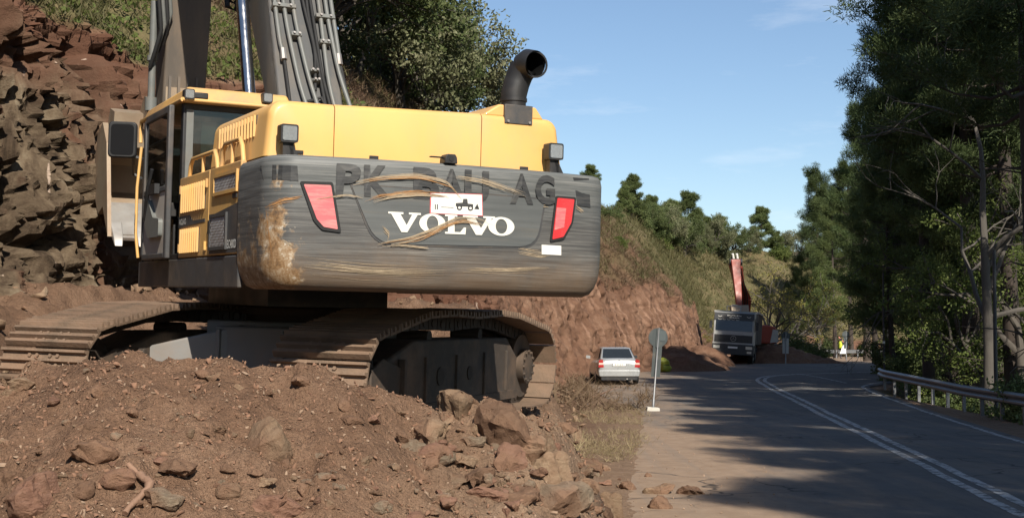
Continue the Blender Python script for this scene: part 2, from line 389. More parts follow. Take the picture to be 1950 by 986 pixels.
gr = np.clip(np.cos(2 * math.pi * gph), 0, 1) ** 3
gm = (sstep(HY, 56, 66) * (1 - sstep(HY, 98, 108)) * (PA <= 1) * sstep(PA, 0.22, 0.42) * (1 - sstep(PA, 0.86, 0.98)))
gr = (gr * gm).ravel() * (0.55 + 0.45 * fbm(P, 1.1, 2, 0.5, 8))
disp = disp + 0.055 * gr
slopez = (1 - cut) * (0.30 * fbm(P, 2.6, 4, 0.55, 60) + 0.07 * fbm(P, 0.6, 2, 0.5, 66)) * np.clip((PA.ravel() - 1) * 6, 0, 1)
P[:, 0] -= np.tile(DX, len(rows)) * disp; P[:, 1] -= np.tile(DY, len(rows)) * disp; P[:, 2] += slopez + disp * 0.15
veg = np.clip(VEG.ravel() + 0.35 * fbm(P, 1.2, 3, 0.5, 70) * (PA.ravel() > 1), 0, 1)
soilpatch = (0.35 + sstep(fbm(P, 4.5, 3, 0.5, 90), -0.2, 0.5) * 0.55) * sstep(P[:, 1], 26, 32) * (1 - sstep(P[:, 1], 78, 98))
veg = np.clip(veg - soilpatch, 0, 1)
rock = (1 - sstep(P[:, 1], 21.5, 25.5)) * (1 - sstep(PA.ravel() + 0.25 * fbm(P, 1.3, 3, 0.5, 81), 0.55, 0.95)) * cut
HILL_P, HILL_PA, HILL_SHAPE = P.copy(), PA.ravel(), (len(rows), len(tt))
hill = np_mesh('hillside', P, grid_faces(len(rows), len(tt)), M_hill, smooth=26, attrs={'veg': veg, 'rock': rock, 'groove': gr, 'cut': cut * nearw})
tag(hill, 'steep hillside with raw red and grey cut bank', kind='structure')
def on_hill(fr_t, b):      # a point on the slope above the cut: node parameter, 1..2 slope, 2..3 plateau
    i = int(np.argmin(np.abs(tt - fr_t))); j = int(np.argmin(np.abs(PA[:, 0] - b)))
    return HILL_P[j * len(tt) + i]

# ------------------------------------------------------------------ road
def resample(pl, n):
    pl = np.array(pl, float); s = np.r_[0, np.cumsum(np.hypot(*np.diff(pl, axis=0).T))]; u = np.linspace(0, s[-1], n)
    p = np.stack([np.interp(u, s, pl[:, 0]), np.interp(u, s, pl[:, 1])], 1)
    for _ in range(6): p[1:-1] = 0.5 * p[1:-1] + 0.25 * (p[:-2] + p[2:])
    return p
def pair_resample(A, B, n_per):
    a, b = [], []
    for i in range(len(A) - 1):
        for k in range(n_per):
            t = k / n_per; a.append(np.array(A[i]) * (1 - t) + np.array(A[i + 1]) * t); b.append(np.array(B[i]) * (1 - t) + np.array(B[i + 1]) * t)
    a.append(np.array(A[-1])); b.append(np.array(B[-1])); a, b = np.array(a, float), np.array(b, float)
    for _ in range(8):
        for q in (a, b): q[1:-1] = 0.5 * q[1:-1] + 0.25 * (q[:-2] + q[2:])
    return a, b
def road_material():
    m, nt, b = base_mat('asphalt'); v = nt.coord('Object')
    n1 = nt.noise(v, 0.35, 6, 0.6); n2 = nt.noise(v, 3.0, 8, 0.7); n3 = nt.noise(v, 90, 3, 0.7)
    c = nt.ramp(nt.mix(0.4, n1, n2), [(0.3, (0.066, 0.064, 0.062)), (0.55, (0.112, 0.107, 0.101)), (0.75, (0.17, 0.157, 0.142))])
    c = nt.mix(nt.ramp(n3, [(0.4, 0.0), (0.75, 0.5)]), c, (0.13, 0.12, 0.11))
    d = nt.math('ADD', nt.attr('dust'), nt.math('MULTIPLY', nt.math('SUBTRACT', nt.noise(nt.coord('Object', (1, 0.22, 1)), 1.2, 7, 0.7), 0.5), 1.5))
    d = nt.ramp(d, [(0.15, 0.0), (0.75, 0.93)])
    c = nt.mix(d, c, nt.ramp(n2, [(0.3, (0.23, 0.155, 0.10)), (0.7, (0.33, 0.235, 0.16))]))
    vo = nt.new('ShaderNodeTexVoronoi', feature='DISTANCE_TO_EDGE'); vo.inputs['Scale'].default_value = 0.38
    wv = nt.new('ShaderNodeVectorMath', operation='ADD'); nw = nt.new('ShaderNodeTexNoise'); nw.inputs['Scale'].default_value = 1.3; nt.l.new(v, nw.inputs['Vector']); nt.l.new(nw.outputs['Color'], wv.inputs[0]); nt.l.new(v, wv.inputs[1]); nt.l.new(wv.outputs[0], vo.inputs['Vector'])
    ck = nt.math('MULTIPLY', nt.ramp(vo.outputs['Distance'], [(0.004, 0.8), (0.012, 0.0)]), nt.ramp(nt.noise(v, 0.15, 3, 0.5), [(0.45, 0.0), (0.55, 1.0)]))
    c = nt.mix(ck, c, (0.02, 0.019, 0.018))
    tk = nt.ramp(nt.noise(nt.coord('Object', (1.6, 0.04, 1), (0, 0, 0.11)), 1.6, 3, 0.6), [(0.52, 0.0), (0.66, 0.4)])
    c = nt.mix(tk, c, (0.20, 0.16, 0.125))
    put(nt, b.inputs['Base Color'], c); b.inputs['Roughness'].default_value = 0.85; b.inputs['Specular IOR Level'].default_value = 0.3
    nt.l.new(nt.bump(nt.mix(0.5, n3, nt.noise(v, 25, 5, 0.7)), 0.35, 0.01), b.inputs['Normal'])
    return m
M_road = road_material()
ra, rb = pair_resample(ROAD_L, ROAD_R, 30); NC = 30
w = np.linspace(0, 1, NC); RV = ra[:, None] * (1 - w)[None, :, None] + rb[:, None] * w[None, :, None]
RV = RV.reshape(-1, 2); wid = np.repeat(np.linalg.norm(rb - ra, axis=1), NC) * np.tile(w, len(ra))
dust = np.interp(wid, [0, 1.2, 2.8, 4.2, 7], [1.0, 0.95, 0.78, 0.40, 0.16]) * (1 - 0.5 * sstep(RV[:, 1], 26, 36))
dust = np.maximum(dust, 0.85 * sstep(RV[:, 1], 84, 96))  # far stretch paled too: the sunlight on it is put into the colour
road = np_mesh('road', np.c_[RV, zr(RV[:, 1])], grid_faces(len(ra), NC), M_road, smooth=True, attrs={'dust': dust})
tag(road, 'grey asphalt road bending to the right with dusty shoulder', kind='structure')

def paint_material():
    m, nt, b = base_mat('worn_paint'); v = nt.coord('Object')
    d = nt.ramp(nt.noise(v, 5, 9, 0.75), [(0.44, 0.0), (0.60, 1.0)])
    c = nt.mix(d, (0.46, 0.45, 0.43), (0.075, 0.072, 0.07)); put(nt, b.inputs['Base Color'], c); b.inputs['Roughness'].default_value = 0.8
    return m
M_paint = paint_material()
def marking(name, pl, wd, off=0.0, z=0.004, n=140):
    p = resample(pl, n); t = np.gradient(p, axis=0); t /= np.linalg.norm(t, axis=1)[:, None]; nr = np.stack([t[:, 1], -t[:, 0]], 1)
    jl = 0.02 * fbm(np.c_[p, 0 * p[:, 0]], 0.6, 3, 0.5, 3)
    L = p + nr * (off - wd / 2 + jl)[:, None]; R = p + nr * (off + wd / 2 + jl)[:, None]
    V = np.stack([np.c_[L, zr(L[:, 1]) + z], np.c_[R, zr(R[:, 1]) + z]], 1).reshape(-1, 3)
    return tag(np_mesh(name, V, grid_faces(n, 2), M_paint, road, smooth=True))
CL = [(4.4, 0), (5.2, 7), (5.95, 15.8), (7.1, 25.4), (8.75, 40), (9.6, 50), (10.4, 57.5), (11.3, 61.5), (12.9, 64.6), (15.2, 66), (18, 68), (23, 74), (30, 84)]
marking('centre_line', CL, 0.16, -0.15); marking('centre_line', CL, 0.16, 0.15)
marking('edge_line', [(p[0] - 0.28, p[1]) for p in ROAD_R[1:6]] + [(14.6, 55.2), (17.4, 58.5), (22, 64.0)], 0.13)
marking('old_line', [(13.6, 65.4), (13.7, 62), (13.6, 58.5), (13.4, 55)], 0.12, z=0.008, n=30)
# ------------------------------------------------------------------ yellow excavator
YEL = (0.74, 0.40, 0.075)
M_yel = mat('yellow_paint', (0.71, 0.405, 0.125), 0.5, var=0.07, scale=2.2, bump=0.03, bscale=9, dirt=(0.50, 0.335, 0.185), dirt_amt=0.6, coat=0.06, stretch=(1, 1, 0.5))
M_yel2 = mat('dusty_yellow_paint', (0.66, 0.38, 0.11), 0.6, var=0.1, scale=3, dirt=(0.36, 0.22, 0.12), dirt_amt=0.75)
M_dgrey = mat('dark_grey_paint', (0.055, 0.055, 0.056), 0.5, var=0.2, scale=5, dirt=(0.20, 0.145, 0.10), dirt_amt=0.5, bump=0.05, bscale=25)
M_boom = mat('boom_grey_paint', (0.070, 0.072, 0.072), 0.48, var=0.2, scale=4, stretch=(1, 1, 0.3), dirt=(0.17, 0.135, 0.10), dirt_amt=0.55)
M_pipe = mat('pipe_grey_paint', (0.145, 0.15, 0.14), 0.45, var=0.15, scale=8, dirt=(0.2, 0.16, 0.12), dirt_amt=0.4)
M_black = mat('black_plastic', (0.018, 0.018, 0.019), 0.5, var=0.2, scale=8, dirt=(0.10, 0.075, 0.055), dirt_amt=0.3)
M_rubber = mat('black_rubber', (0.014, 0.014, 0.014), 0.75, var=0.2, scale=10)
M_chrome = mat('chrome', (0.50, 0.49, 0.47), 0.16, 1.0, var=0.03, scale=10)
M_steel = mat('bare_steel', (0.36, 0.34, 0.32), 0.45, 0.7, var=0.25, scale=7, dirt=(0.2, 0.13, 0.08), dirt_amt=0.5)
M_shoe = mat('worn_track_steel', (0.17, 0.118, 0.08), 0.72, 0.15, var=0.5, scale=5, dirt=(0.25, 0.155, 0.10), dirt_amt=0.75, bump=0.5, bscale=30, bdist=0.015, randv=0.14)
M_chain = mat('track_chain_steel', (0.05, 0.037, 0.028), 0.75, 0.2, var=0.3, scale=8, bump=0.4)
M_frame = mat('track_frame_paint', (0.052, 0.040, 0.031), 0.75, var=0.3, scale=4, dirt=(0.19, 0.12, 0.075), dirt_amt=0.6, bump=0.3, bscale=20)
M_carbody = mat('undercarriage_grey_paint', (0.19, 0.188, 0.18), 0.55, var=0.2, scale=3, dirt=(0.26, 0.18, 0.12), dirt_amt=0.45, bump=0.1)
M_bucket = mat('bucket_steel', (0.30, 0.235, 0.165), 0.6, 0.25, var=0.3, scale=3, dirt=(0.26, 0.16, 0.10), dirt_amt=0.7, bump=0.3, bscale=18)
M_lip = mat('polished_bucket_steel', (0.42, 0.40, 0.37), 0.42, 0.5, var=0.2, scale=4, dirt=(0.3, 0.2, 0.13), dirt_amt=0.4)
M_arm = mat('arm_paint_worn', (0.105, 0.088, 0.072), 0.6, var=0.25, scale=3, stretch=(1, 1, 0.25), dirt=(0.24, 0.17, 0.11), dirt_amt=0.6)
M_red = mat('red_reflector', (0.62, 0.035, 0.04), 0.25, var=0.1, scale=20, coat=0.3)
M_pink = mat('scuffed_red_reflector', (0.60, 0.13, 0.14), 0.5, var=0.2, scale=9, stretch=(1, 1, 5), dirt=(0.62, 0.35, 0.30), dirt_amt=0.6)
M_white = mat('white_vinyl', (0.78, 0.76, 0.70), 0.6, var=0.05, scale=6)
M_decal = mat('charcoal_lettering', (0.028, 0.029, 0.030), 0.55, var=0.2, scale=9, stretch=(1, 1, 8), dirt=(0.12, 0.115, 0.105), dirt_amt=0.55)
M_wlet = mat('white_lettering', (0.74, 0.72, 0.64), 0.6, var=0.08, scale=9)
M_rust = mat('rusty_scrape', (0.34, 0.16, 0.05), 0.8, var=0.55, scale=30, stretch=(1, 1, 6), dirt=(0.36, 0.27, 0.17), dirt_amt=0.6)
M_pale = mat('pale_scrape', (0.36, 0.28, 0.185), 0.8, var=0.4, scale=30, stretch=(1, 1, 6), dirt=(0.16, 0.12, 0.08), dirt_amt=0.5)
M_lens = mat('lamp_lens', (0.42, 0.43, 0.43), 0.12, 0.6, var=0.25, scale=60, bump=0.3, bscale=90)
M_seat = mat('seat_fabric', (0.035, 0.035, 0.038), 0.9)
M_inner = mat('beige_door_trim', (0.40, 0.36, 0.31), 0.6, var=0.1, dirt=(0.2, 0.15, 0.11), dirt_amt=0.4)
M_sheet = mat('grey_green_sheet', (0.17, 0.22, 0.20), 0.5, var=0.25, scale=3, stretch=(0.3, 1, 9))
def glass_mat(name, tint, rough=0.03, trans=0.55):
    m, nt, b = base_mat(name)
    g = nt.new('ShaderNodeBsdfGlossy'); g.inputs['Roughness'].default_value = rough; g.inputs['Color'].default_value = (0.9, 0.95, 0.95, 1)
    t = nt.new('ShaderNodeBsdfTransparent'); t.inputs['Color'].default_value = (*tint, 1)
    d = nt.new('ShaderNodeBsdfDiffuse'); d.inputs['Color'].default_value = (0.25, 0.2, 0.15, 1)
    fr = nt.new('ShaderNodeFresnel'); fr.inputs['IOR'].default_value = 1.5
    m1 = nt.new('ShaderNodeMixShader'); nt.l.new(nt.ramp(nt.noise(nt.coord(), 3, 7, 0.7), [(0.4, 0.03), (0.75, 0.16)]), m1.inputs['Fac']); nt.l.new(t.outputs[0], m1.inputs[1]); nt.l.new(d.outputs[0], m1.inputs[2])
    m2 = nt.new('ShaderNodeMixShader'); nt.l.new(fr.outputs[0], m2.inputs['Fac']); nt.l.new(m1.outputs[0], m2.inputs[1]); nt.l.new(g.outputs[0], m2.inputs[2])
    nt.l.new(m2.outputs[0], nt.n['Material Output'].inputs['Surface']); nt.n.remove(b)
    return m
M_bore = mat('bore_black', (0.006, 0.006, 0.006), 0.9, spec=0.05)  # near-black for the inside of the exhaust mouth
M_glass = glass_mat('tinted_glass', (0.50, 0.56, 0.55))

def cw_material():
    m, nt, b = base_mat('scraped_grey_paint'); v = nt.coord('Object'); sx = nt.new('ShaderNodeSeparateXYZ'); nt.l.new(v, sx.inputs[0])
    X, Zz = sx.outputs['X'], sx.outputs['Z']
    h1 = nt.noise(nt.coord('Object', (0.55, 0.55, 16)), 2.0, 8, 0.68); h2 = nt.noise(nt.coord('Object', (0.8, 0.8, 60)), 1.7, 6, 0.7)
    hh = nt.mix(0.5, h1, h2)
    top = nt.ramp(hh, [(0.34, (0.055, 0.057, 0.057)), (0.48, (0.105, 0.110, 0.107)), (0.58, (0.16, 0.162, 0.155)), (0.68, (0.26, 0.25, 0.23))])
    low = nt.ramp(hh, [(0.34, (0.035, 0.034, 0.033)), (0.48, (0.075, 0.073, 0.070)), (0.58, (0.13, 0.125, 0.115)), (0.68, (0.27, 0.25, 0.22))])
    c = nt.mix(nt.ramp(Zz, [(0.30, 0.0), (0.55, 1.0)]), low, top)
    nt.n[-1].name = 'x'
    # z runs 1.295..2.345: bring it to 0..1
    zn = nt.math('DIVIDE', nt.math('SUBTRACT', Zz, 1.295), 1.05)
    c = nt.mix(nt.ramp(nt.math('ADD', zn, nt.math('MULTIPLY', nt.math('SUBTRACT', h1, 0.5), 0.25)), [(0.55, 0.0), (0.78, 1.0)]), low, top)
    big = nt.noise(v, 2.2, 9, 0.7)
    br = nt.ramp(nt.math('ADD', nt.math('ADD', zn, nt.math('MULTIPLY', nt.math('SUBTRACT', big, 0.5), 0.55)), nt.math('MULTIPLY', nt.math('SUBTRACT', hh, 0.5), 0.5)), [(0.05, 0.70), (0.24, 0.22), (0.38, 0.0)])
    c = nt.mix(br, c, nt.ramp(hh, [(0.3, (0.12, 0.075, 0.045)), (0.55, (0.24, 0.165, 0.105)), (0.7, (0.36, 0.27, 0.18))]))
    # rust and bare patches at the rounded end that takes the knocks
    lx = nt.math('DIVIDE', nt.math('ADD', X, 1.42), 0.62)           # 0 at the end, 1 further in
    blot = nt.noise(v, 4.5, 9, 0.72)
    rm = nt.math('SUBTRACT', nt.math('ADD', nt.math('MULTIPLY', blot, 1.7), nt.math('MULTIPLY', nt.math('SUBTRACT', hh, 0.5), 0.6)), nt.math('ADD', nt.math('ABSOLUTE', nt.math('MULTIPLY', lx, 1.35)), nt.math('MULTIPLY', zn, 0.65)))
    rmask = nt.ramp(rm, [(0.34, 0.0), (0.50, 0.9)])
    c = nt.mix(rmask, c, nt.ramp(nt.noise(v, 14, 8, 0.75), [(0.32, (0.08, 0.05, 0.03)), (0.46, (0.25, 0.14, 0.06)), (0.56, (0.36, 0.26, 0.16)), (0.66, (0.60, 0.54, 0.45))]))
    sc = nt.ramp(nt.noise(nt.coord('Object', (0.35, 0.35, 70), (0, 0.02, 0)), 2.5, 4, 0.75), [(0.60, 0.0), (0.66, 0.55)])
    c = nt.mix(nt.math('MULTIPLY', sc, nt.ramp(big, [(0.4, 0.0), (0.6, 1.0)])), c, (0.34, 0.30, 0.24))
    # flaked spots everywhere
    fl = nt.ramp(nt.noise(nt.coord('Object', (1, 1, 2.2)), 9, 8, 0.75), [(0.70, 0.0), (0.745, 0.8)])
    c = nt.mix(fl, c, (0.46, 0.37, 0.25))
    put(nt, b.inputs['Base Color'], c); put(nt, b.inputs['Roughness'], nt.ramp(hh, [(0.3, 0.42), (0.7, 0.66)]))
    b.inputs['Specular IOR Level'].default_value = 0.45
    nt.l.new(nt.bump(hh, 0.16, 0.01, nt.bump(big, 0.12, 0.02)), b.inputs['Normal'])
    return m
M_cw = cw_material()

Fv = ray(-290, 539); Fv /= np.linalg.norm(Fv); Rv = ray(6305, 705); Rv -= Fv * Rv.dot(Fv); Rv /= np.linalg.norm(Rv); Uv = np.cross(Rv, Fv)
EXC_C = np.array([-2.07, 14.3, 1.20]); EM = np.stack([Rv, Fv, Uv], 1)
EX = new_obj('excavator', None)
EX.matrix_world = Matrix([[*EM[0], EXC_C[0]], [*EM[1], EXC_C[1]], [*EM[2], EXC_C[2]], [0, 0, 0, 1]])
tag(EX, 'big yellow and grey crawler excavator standing on the rubble with its scraped counterweight towards us', 'excavator')
_o = EM.T @ (CAM - EXC_C)
def mx_(px, py, x): d = EM.T @ ray(px, py); return _o + d * ((x - _o[0]) / d[0])
def my_(px, py, y): d = EM.T @ ray(px, py); return _o + d * ((y - _o[1]) / d[1])

def rail(pts, r=0.018, m=M_yel, name='handrail'): b = MB(); b.tube(pts, r, 8); return b.build(name, m, EX, smooth=60)
# --- counterweight
def rear_y(x):
    x = np.abs(x); c = np.clip((x - 1.30) / 0.22, 0, 1)
    return -3.62 + 0.17 * (x / 1.5) ** 2 + 0.25 * (1 - np.sqrt(1 - c * c * 0.9999))
def inset(z): return np.interp(z, [1.295, 1.32, 1.37, 1.45, 1.55, 1.65, 2.26, 2.31, 2.335, 2.345], [0.15, 0.09, 0.05, 0.018, 0.004, 0, 0, 0.010, 0.03, 0.06])
def cwp(x, z, off=0.004): return (x, float(rear_y(x)) + float(inset(z)) - off, z)
def cw_px(px, py):     # machine x, z of a photo pixel on the counterweight's rear face
    y = -3.6
    for _ in range(6): p = my_(px, py, y); y = float(rear_y(np.clip(p[0], -1.5, 1.5))) + float(inset(p[2]))
    return p[0], p[2]
th = np.linspace(-math.pi / 2, math.pi / 2, 90); xs = 1.52 * np.sin(th)
ol = [(-1.52, -2.54), (-1.52, -2.8), (-1.52, -2.98)] + [(x, float(rear_y(x))) for x in xs] + [(1.52, -2.98), (1.52, -2.8), (1.52, -2.5)]
ol = np.array(ol); tn = np.gradient(ol, axis=0); tn /= np.linalg.norm(tn, axis=1)[:, None]; nrm = np.stack([-tn[:, 1], tn[:, 0]], 1)
zl = np.concatenate([[1.295, 1.30, 1.31, 1.32, 1.345, 1.37, 1.41, 1.45, 1.5, 1.55, 1.6, 1.65], np.linspace(1.7, 2.26, 14), [2.285, 2.31, 2.325, 2.335, 2.341, 2.345]])
cv = np.array([[(*(p + n * inset(z)), z) for p, n in zip(ol, nrm)] for z in zl]).reshape(-1, 3)
cvn = fbm(cv, 0.5, 3, 0.5, 21) * 0.0018; cv[:, 1] += cvn
b = MB(); N = len(ol); b.add(cv, [tuple(f) for f in grid_faces(len(zl), N)] + [tuple(range(N)), tuple(range(len(zl) * N - 1, (len(zl) - 1) * N - 1, -1))])
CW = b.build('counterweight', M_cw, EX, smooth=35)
CW['label'] = 'dented dark grey counterweight with rust scrapes and white lettering'

def cw_poly(name, pts, m, off=0.005, thick=0.004, sub=10, parent=None):
    """flat piece lying on the counterweight face; pts are (x, z)"""
    bm = bmesh.new(); f = bm.faces.new([bm.verts.new((p[0], 0, p[1])) for p in pts])
    xs_ = [p[0] for p in pts]
    for k in range(1, sub):
        xx = min(xs_) + (max(xs_) - min(xs_)) * k / sub
        bmesh.ops.bisect_plane(bm, geom=bm.verts[:] + bm.edges[:] + bm.faces[:], plane_co=(xx, 0, 0), plane_no=(1, 0, 0))
    for v in bm.verts: v.co = cwp(v.co.x, v.co.z, off)
    r = bmesh.ops.extrude_face_region(bm, geom=bm.faces[:])
    for v in r['geom']:
        if isinstance(v, bmesh.types.BMVert): v.co.y += thick + 0.003
    bmesh.ops.recalc_face_normals(bm, faces=bm.faces)
    me = bpy.data.meshes.new(name); bm.to_mesh(me); bm.free(); me.materials.append(m)
    return new_obj(name, me, parent or CW)
def rounded(pts, r=0.03, n=5):
    out = []; m = len(pts)
    for i in range(m):
        p, a, c = np.array(pts[i]), np.array(pts[i - 1]), np.array(pts[(i + 1) % m]); ri = r[i] if hasattr(r, '__len__') else r
        u = (a - p) / np.linalg.norm(a - p); w_ = (c - p) / np.linalg.norm(c - p)
        for k in range(n + 1):
            t = k / n; q = (1 - t) ** 2 * (p + u * ri) + 2 * t * (1 - t) * p + t * t * (p + w_ * ri); out.append(tuple(q))
    return out
def PX(*pp): return [cw_px(*p) for p in pp]
cover = rounded(PX((668, 352), (1036, 381), (1020, 470), (715, 464)), [0.03, 0.03, 0.16, 0.16])
M_cover = mat('cover_plate_paint', (0.095, 0.10, 0.098), 0.5, var=0.35, scale=3, stretch=(0.5, 1, 9), dirt=(0.2, 0.17, 0.13), dirt_amt=0.35)
rim = rounded(PX((665, 349), (1040, 378), (1024, 474), (711, 468)), [0.03, 0.03, 0.17, 0.17])
cw_poly('cover_rim', rim, M_dgrey, 0.004); cw_poly('cover_plate', cover, M_cover, 0.010)
cw_poly('paint_panel', PX((1091, 338), (1121, 340), (1124, 395), (1100, 392)), M_decal, 0.005, sub=4)
cw_poly('paint_panel', PX((502, 314), (566, 316), (568, 345), (504, 343)), M_decal, 0.005, sub=4)
for lens_m, o_, i_, lab in ((M_pink, [(570, 345), (633, 347), (649, 443), (612, 438), (596, 420)], [(577, 351), (629, 353), (642, 437), (615, 432), (602, 417)], 'scuffed pale red reflector'),
                       (M_red, [(1057, 373), (1096, 376), (1090, 425), (1073, 456), (1046, 461)], [(1060, 377), (1092, 380), (1086, 424), (1071, 451), (1050, 456)], 'bright red reflector')):
    cw_poly('reflector_frame', rounded(PX(*o_), 0.02), M_rubber, 0.014, sub=4)
    cw_poly('reflector', rounded(PX(*i_), 0.012), lens_m, 0.019, sub=4)['label'] = lab
cw_poly('reflector_sticker', PX((1058, 395), (1076, 397), (1072, 433), (1054, 438)), M_pink, 0.022, sub=2)

def text_polys(body, bold=0.0):
    cu = bpy.data.curves.new('t', 'FONT'); cu.body = body; cu.size = 1.0; cu.offset = bold; cu.resolution_u = 4
    o = bpy.data.objects.new('t', cu); COL.objects.link(o); dg = bpy.context.evaluated_depsgraph_get(); me = o.evaluated_get(dg).to_mesh()
    V = np.array([v.co[:] for v in me.vertices]); F = [tuple(p.vertices) for p in me.polygons]
    o.evaluated_get(dg).to_mesh_clear(); bpy.data.objects.remove(o); bpy.data.curves.remove(cu)
    V[:, :2] -= V[:, :2].min(0); V[:, :2] /= V[:, :2].max(0); return V[:, :2], F
def quad_map(uv, q):       # bilinear into corners: bl, br, tr, tl
    u, v = uv[:, :1], uv[:, 1:]; q = [np.array(c) for c in q]
    return q[0] * (1 - u) * (1 - v) + q[1] * u * (1 - v) + q[2] * u * v + q[3] * (1 - u) * v
def cw_text(name, body, quad, m, bold, off):
    uv, F = text_polys(body, bold); xz = quad_map(uv, PX(*quad))
    b = MB(); b.add([cwp(x, z, off) for x, z in xz], F); return b.build(name, m, CW)
for ch, q in (('P', ((638, 372), (676, 374), (690, 314), (640, 311))), ('K', ((692, 374), (742, 377), (738, 316), (692, 314))),
              ('B', ((786, 378), (836, 381), (834, 321), (786, 318))), ('A', ((834, 381), (884, 384), (876, 323), (842, 321))), ('U', ((882, 384), (930, 387), (930, 327), (884, 323))),
              ('A', ((970, 388), (1014, 390), (1006, 332), (978, 330))), ('G', ((1018, 389), (1056, 391), (1054, 335), (1018, 332)))):
    cw_text('letter', ch, q, M_decal, 0.045, 0.0155)
# slab-serif maker's name in white
def letter_polys(ch):
    if ch == 'V': return [[(0, 1), (.46, 1), (.46, .90), (.37, .90), (.56, .36), (.73, .90), (.63, .90), (.63, 1), (1, 1), (1, .90), (.90, .90), (.58, 0), (.40, 0), (.09, .90), (0, .90)]]
    if ch == 'L': return [[(0, 1), (.58, 1), (.58, .90), (.45, .90), (.45, .11), (.72, .11), (.90, .36), (1, .36), (.97, 0), (0, 0), (0, .10), (.14, .10), (.14, .90), (0, .90)]]
    n = 28; out = []
    for k in range(n):
        a0, a1 = 2 * math.pi * k / n, 2 * math.pi * (k + 1) / n
        out.append([(.5 + .5 * math.cos(a0), .5 + .5 * math.sin(a0)), (.5 + .5 * math.cos(a1), .5 + .5 * math.sin(a1)), (.5 + .22 * math.cos(a1), .5 + .39 * math.sin(a1)), (.5 + .22 * math.cos(a0), .5 + .39 * math.sin(a0))])
    return out
for ch, x0, x1 in (('V', 738, 800), ('O', 797, 847), ('L', 846, 886), ('V', 880, 941), ('O', 928, 978)):
    def yy(x, t): return (403 + (x - 738) * 0.048) if t else (441 + (x - 738) * 0.038)
    q = PX((x0, yy(x0, 0)), (x1, yy(x1, 0)), (x1, yy(x1, 1)), (x0, yy(x0, 1))); b = MB()
    for pl in letter_polys(ch):
        xz = quad_map(np.array(pl), q); b.add([cwp(x, z, 0.016) for x, z in xz], [tuple(range(len(pl)))])
    me = b.build('letter', M_wlet, CW).data
    bm = bmesh.new(); bm.from_mesh(me); bmesh.ops.triangulate(bm, faces=bm.faces); bm.to_mesh(me); bm.free()
# white warning sticker with a little loader on it
cw_poly('sticker', PX((817, 407), (918, 412), (917, 370), (818, 367)), M_pink, 0.0165, sub=4)
cw_poly('sticker_sheet', PX((819, 405.5), (916.5, 410.5), (915.5, 371.5), (820, 368.5)), M_white, 0.019, sub=4)
b = MB()
for (cx_, cy_) in ((873, 395.5), (894, 396.5)):
    for k in range(14):
        a0, a1 = 2 * math.pi * k / 14, 2 * math.pi * (k + 1) / 14
        pts = [(cx_ + 5.2 * math.cos(a0), cy_ + 5.2 * math.sin(a0)), (cx_ + 5.2 * math.cos(a1), cy_ + 5.2 * math.sin(a1)), (cx_ + 2.6 * math.cos(a1), cy_ + 2.6 * math.sin(a1)), (cx_ + 2.6 * math.cos(a0), cy_ + 2.6 * math.sin(a0))]
        b.add([cwp(*cw_px(*p), 0.021) for p in pts], [(0, 1, 2, 3)])
for pts in ([(866, 393), (866, 387), (879, 386), (880, 379), (888, 379), (889, 388), (899, 389), (899, 394)], [(901, 398), (911, 399), (907, 388)], [(826, 399), (828, 399), (828, 389), (826, 389)], [(830, 399), (832, 399), (832, 389), (830, 389)], [(838, 395), (862, 396), (862, 395), (838, 394)]):
    b.add([cwp(*cw_px(*p), 0.021) for p in pts], [tuple(range(len(pts)))])
b.build('sticker_print', M_decal, CW)
cw_poly('torn_label', PX((1031, 484), (1068, 486), (1068, 468), (1031, 466)), M_white, 0.007, sub=2)
# long rope-like scrape marks
def scrape(pts, wpx, m, n, off, seed):
    r = np.random.default_rng(seed); b = MB()
    pts = np.array(pts, float); s = np.r_[0, np.cumsum(np.hypot(*np.diff(pts, axis=0).T))]
    for k in range(int(n * 1.25)):
        o0 = r.normal(0, 0.5) * wpx; t0, t1 = sorted(r.uniform(0, 1, 2)); t0, t1 = t0 * 0.5, 1 - (1 - t1) * 0.6
        u = np.linspace(t0 * s[-1], t1 * s[-1], 18); cxp = np.interp(u, s, pts[:, 0]); cyp = np.interp(u, s, pts[:, 1])
        for _ in range(2):
            cyp[1:-1] = 0.5 * cyp[1:-1] + 0.25 * (cyp[:-2] + cyp[2:])
        wob = np.cumsum(r.normal(0, 0.18, 18)); ww = (0.22 + 0.5 * r.random()) * np.sin(np.linspace(0.15, math.pi - 0.1, 18)) ** 0.5 * (0.7 + 0.5 * r.random(18))
        V = []
        for i in range(18):
            for sg in (-1, 1): V.append(cwp(*cw_px(cxp[i], cyp[i] + o0 + wob[i] + sg * ww[i]), off + k * 2e-5))
        b.add(V, [(2 * i, 2 * i + 1, 2 * i + 3, 2 * i + 2) for i in range(17)])
    return b.build('scrape_mark', m, CW)
scrape([(665, 352), (720, 340), (790, 334), (850, 345), (880, 385)], 5, M_pale, 9, 0.0225, 1)
scrape([(668, 350), (730, 341), (800, 339), (862, 357), (875, 385)], 3, M_rust, 5, 0.0235, 2)
scrape([(690, 385), (720, 372), (790, 366), (850, 372), (870, 380)], 4, M_rust, 9, 0.0225, 3)
scrape([(695, 388), (740, 376), (800, 370), (852, 375)], 4.5, M_pale, 6, 0.0235, 4)
scrape([(715, 466), (780, 455), (830, 436), (870, 416), (910, 420), (945, 432)], 6, M_pale, 13, 0.0225, 5)
scrape([(720, 468), (800, 455), (850, 430), (880, 420), (930, 431)], 4, M_rust, 5, 0.0235, 6)
scrape([(716, 470), (760, 466), (820, 472)], 2.5, M_pale, 5, 0.0165, 7)
scrape([(862, 335), (910, 341), (960, 358), (1000, 372)], 5, M_pale, 10, 0.0225, 8)
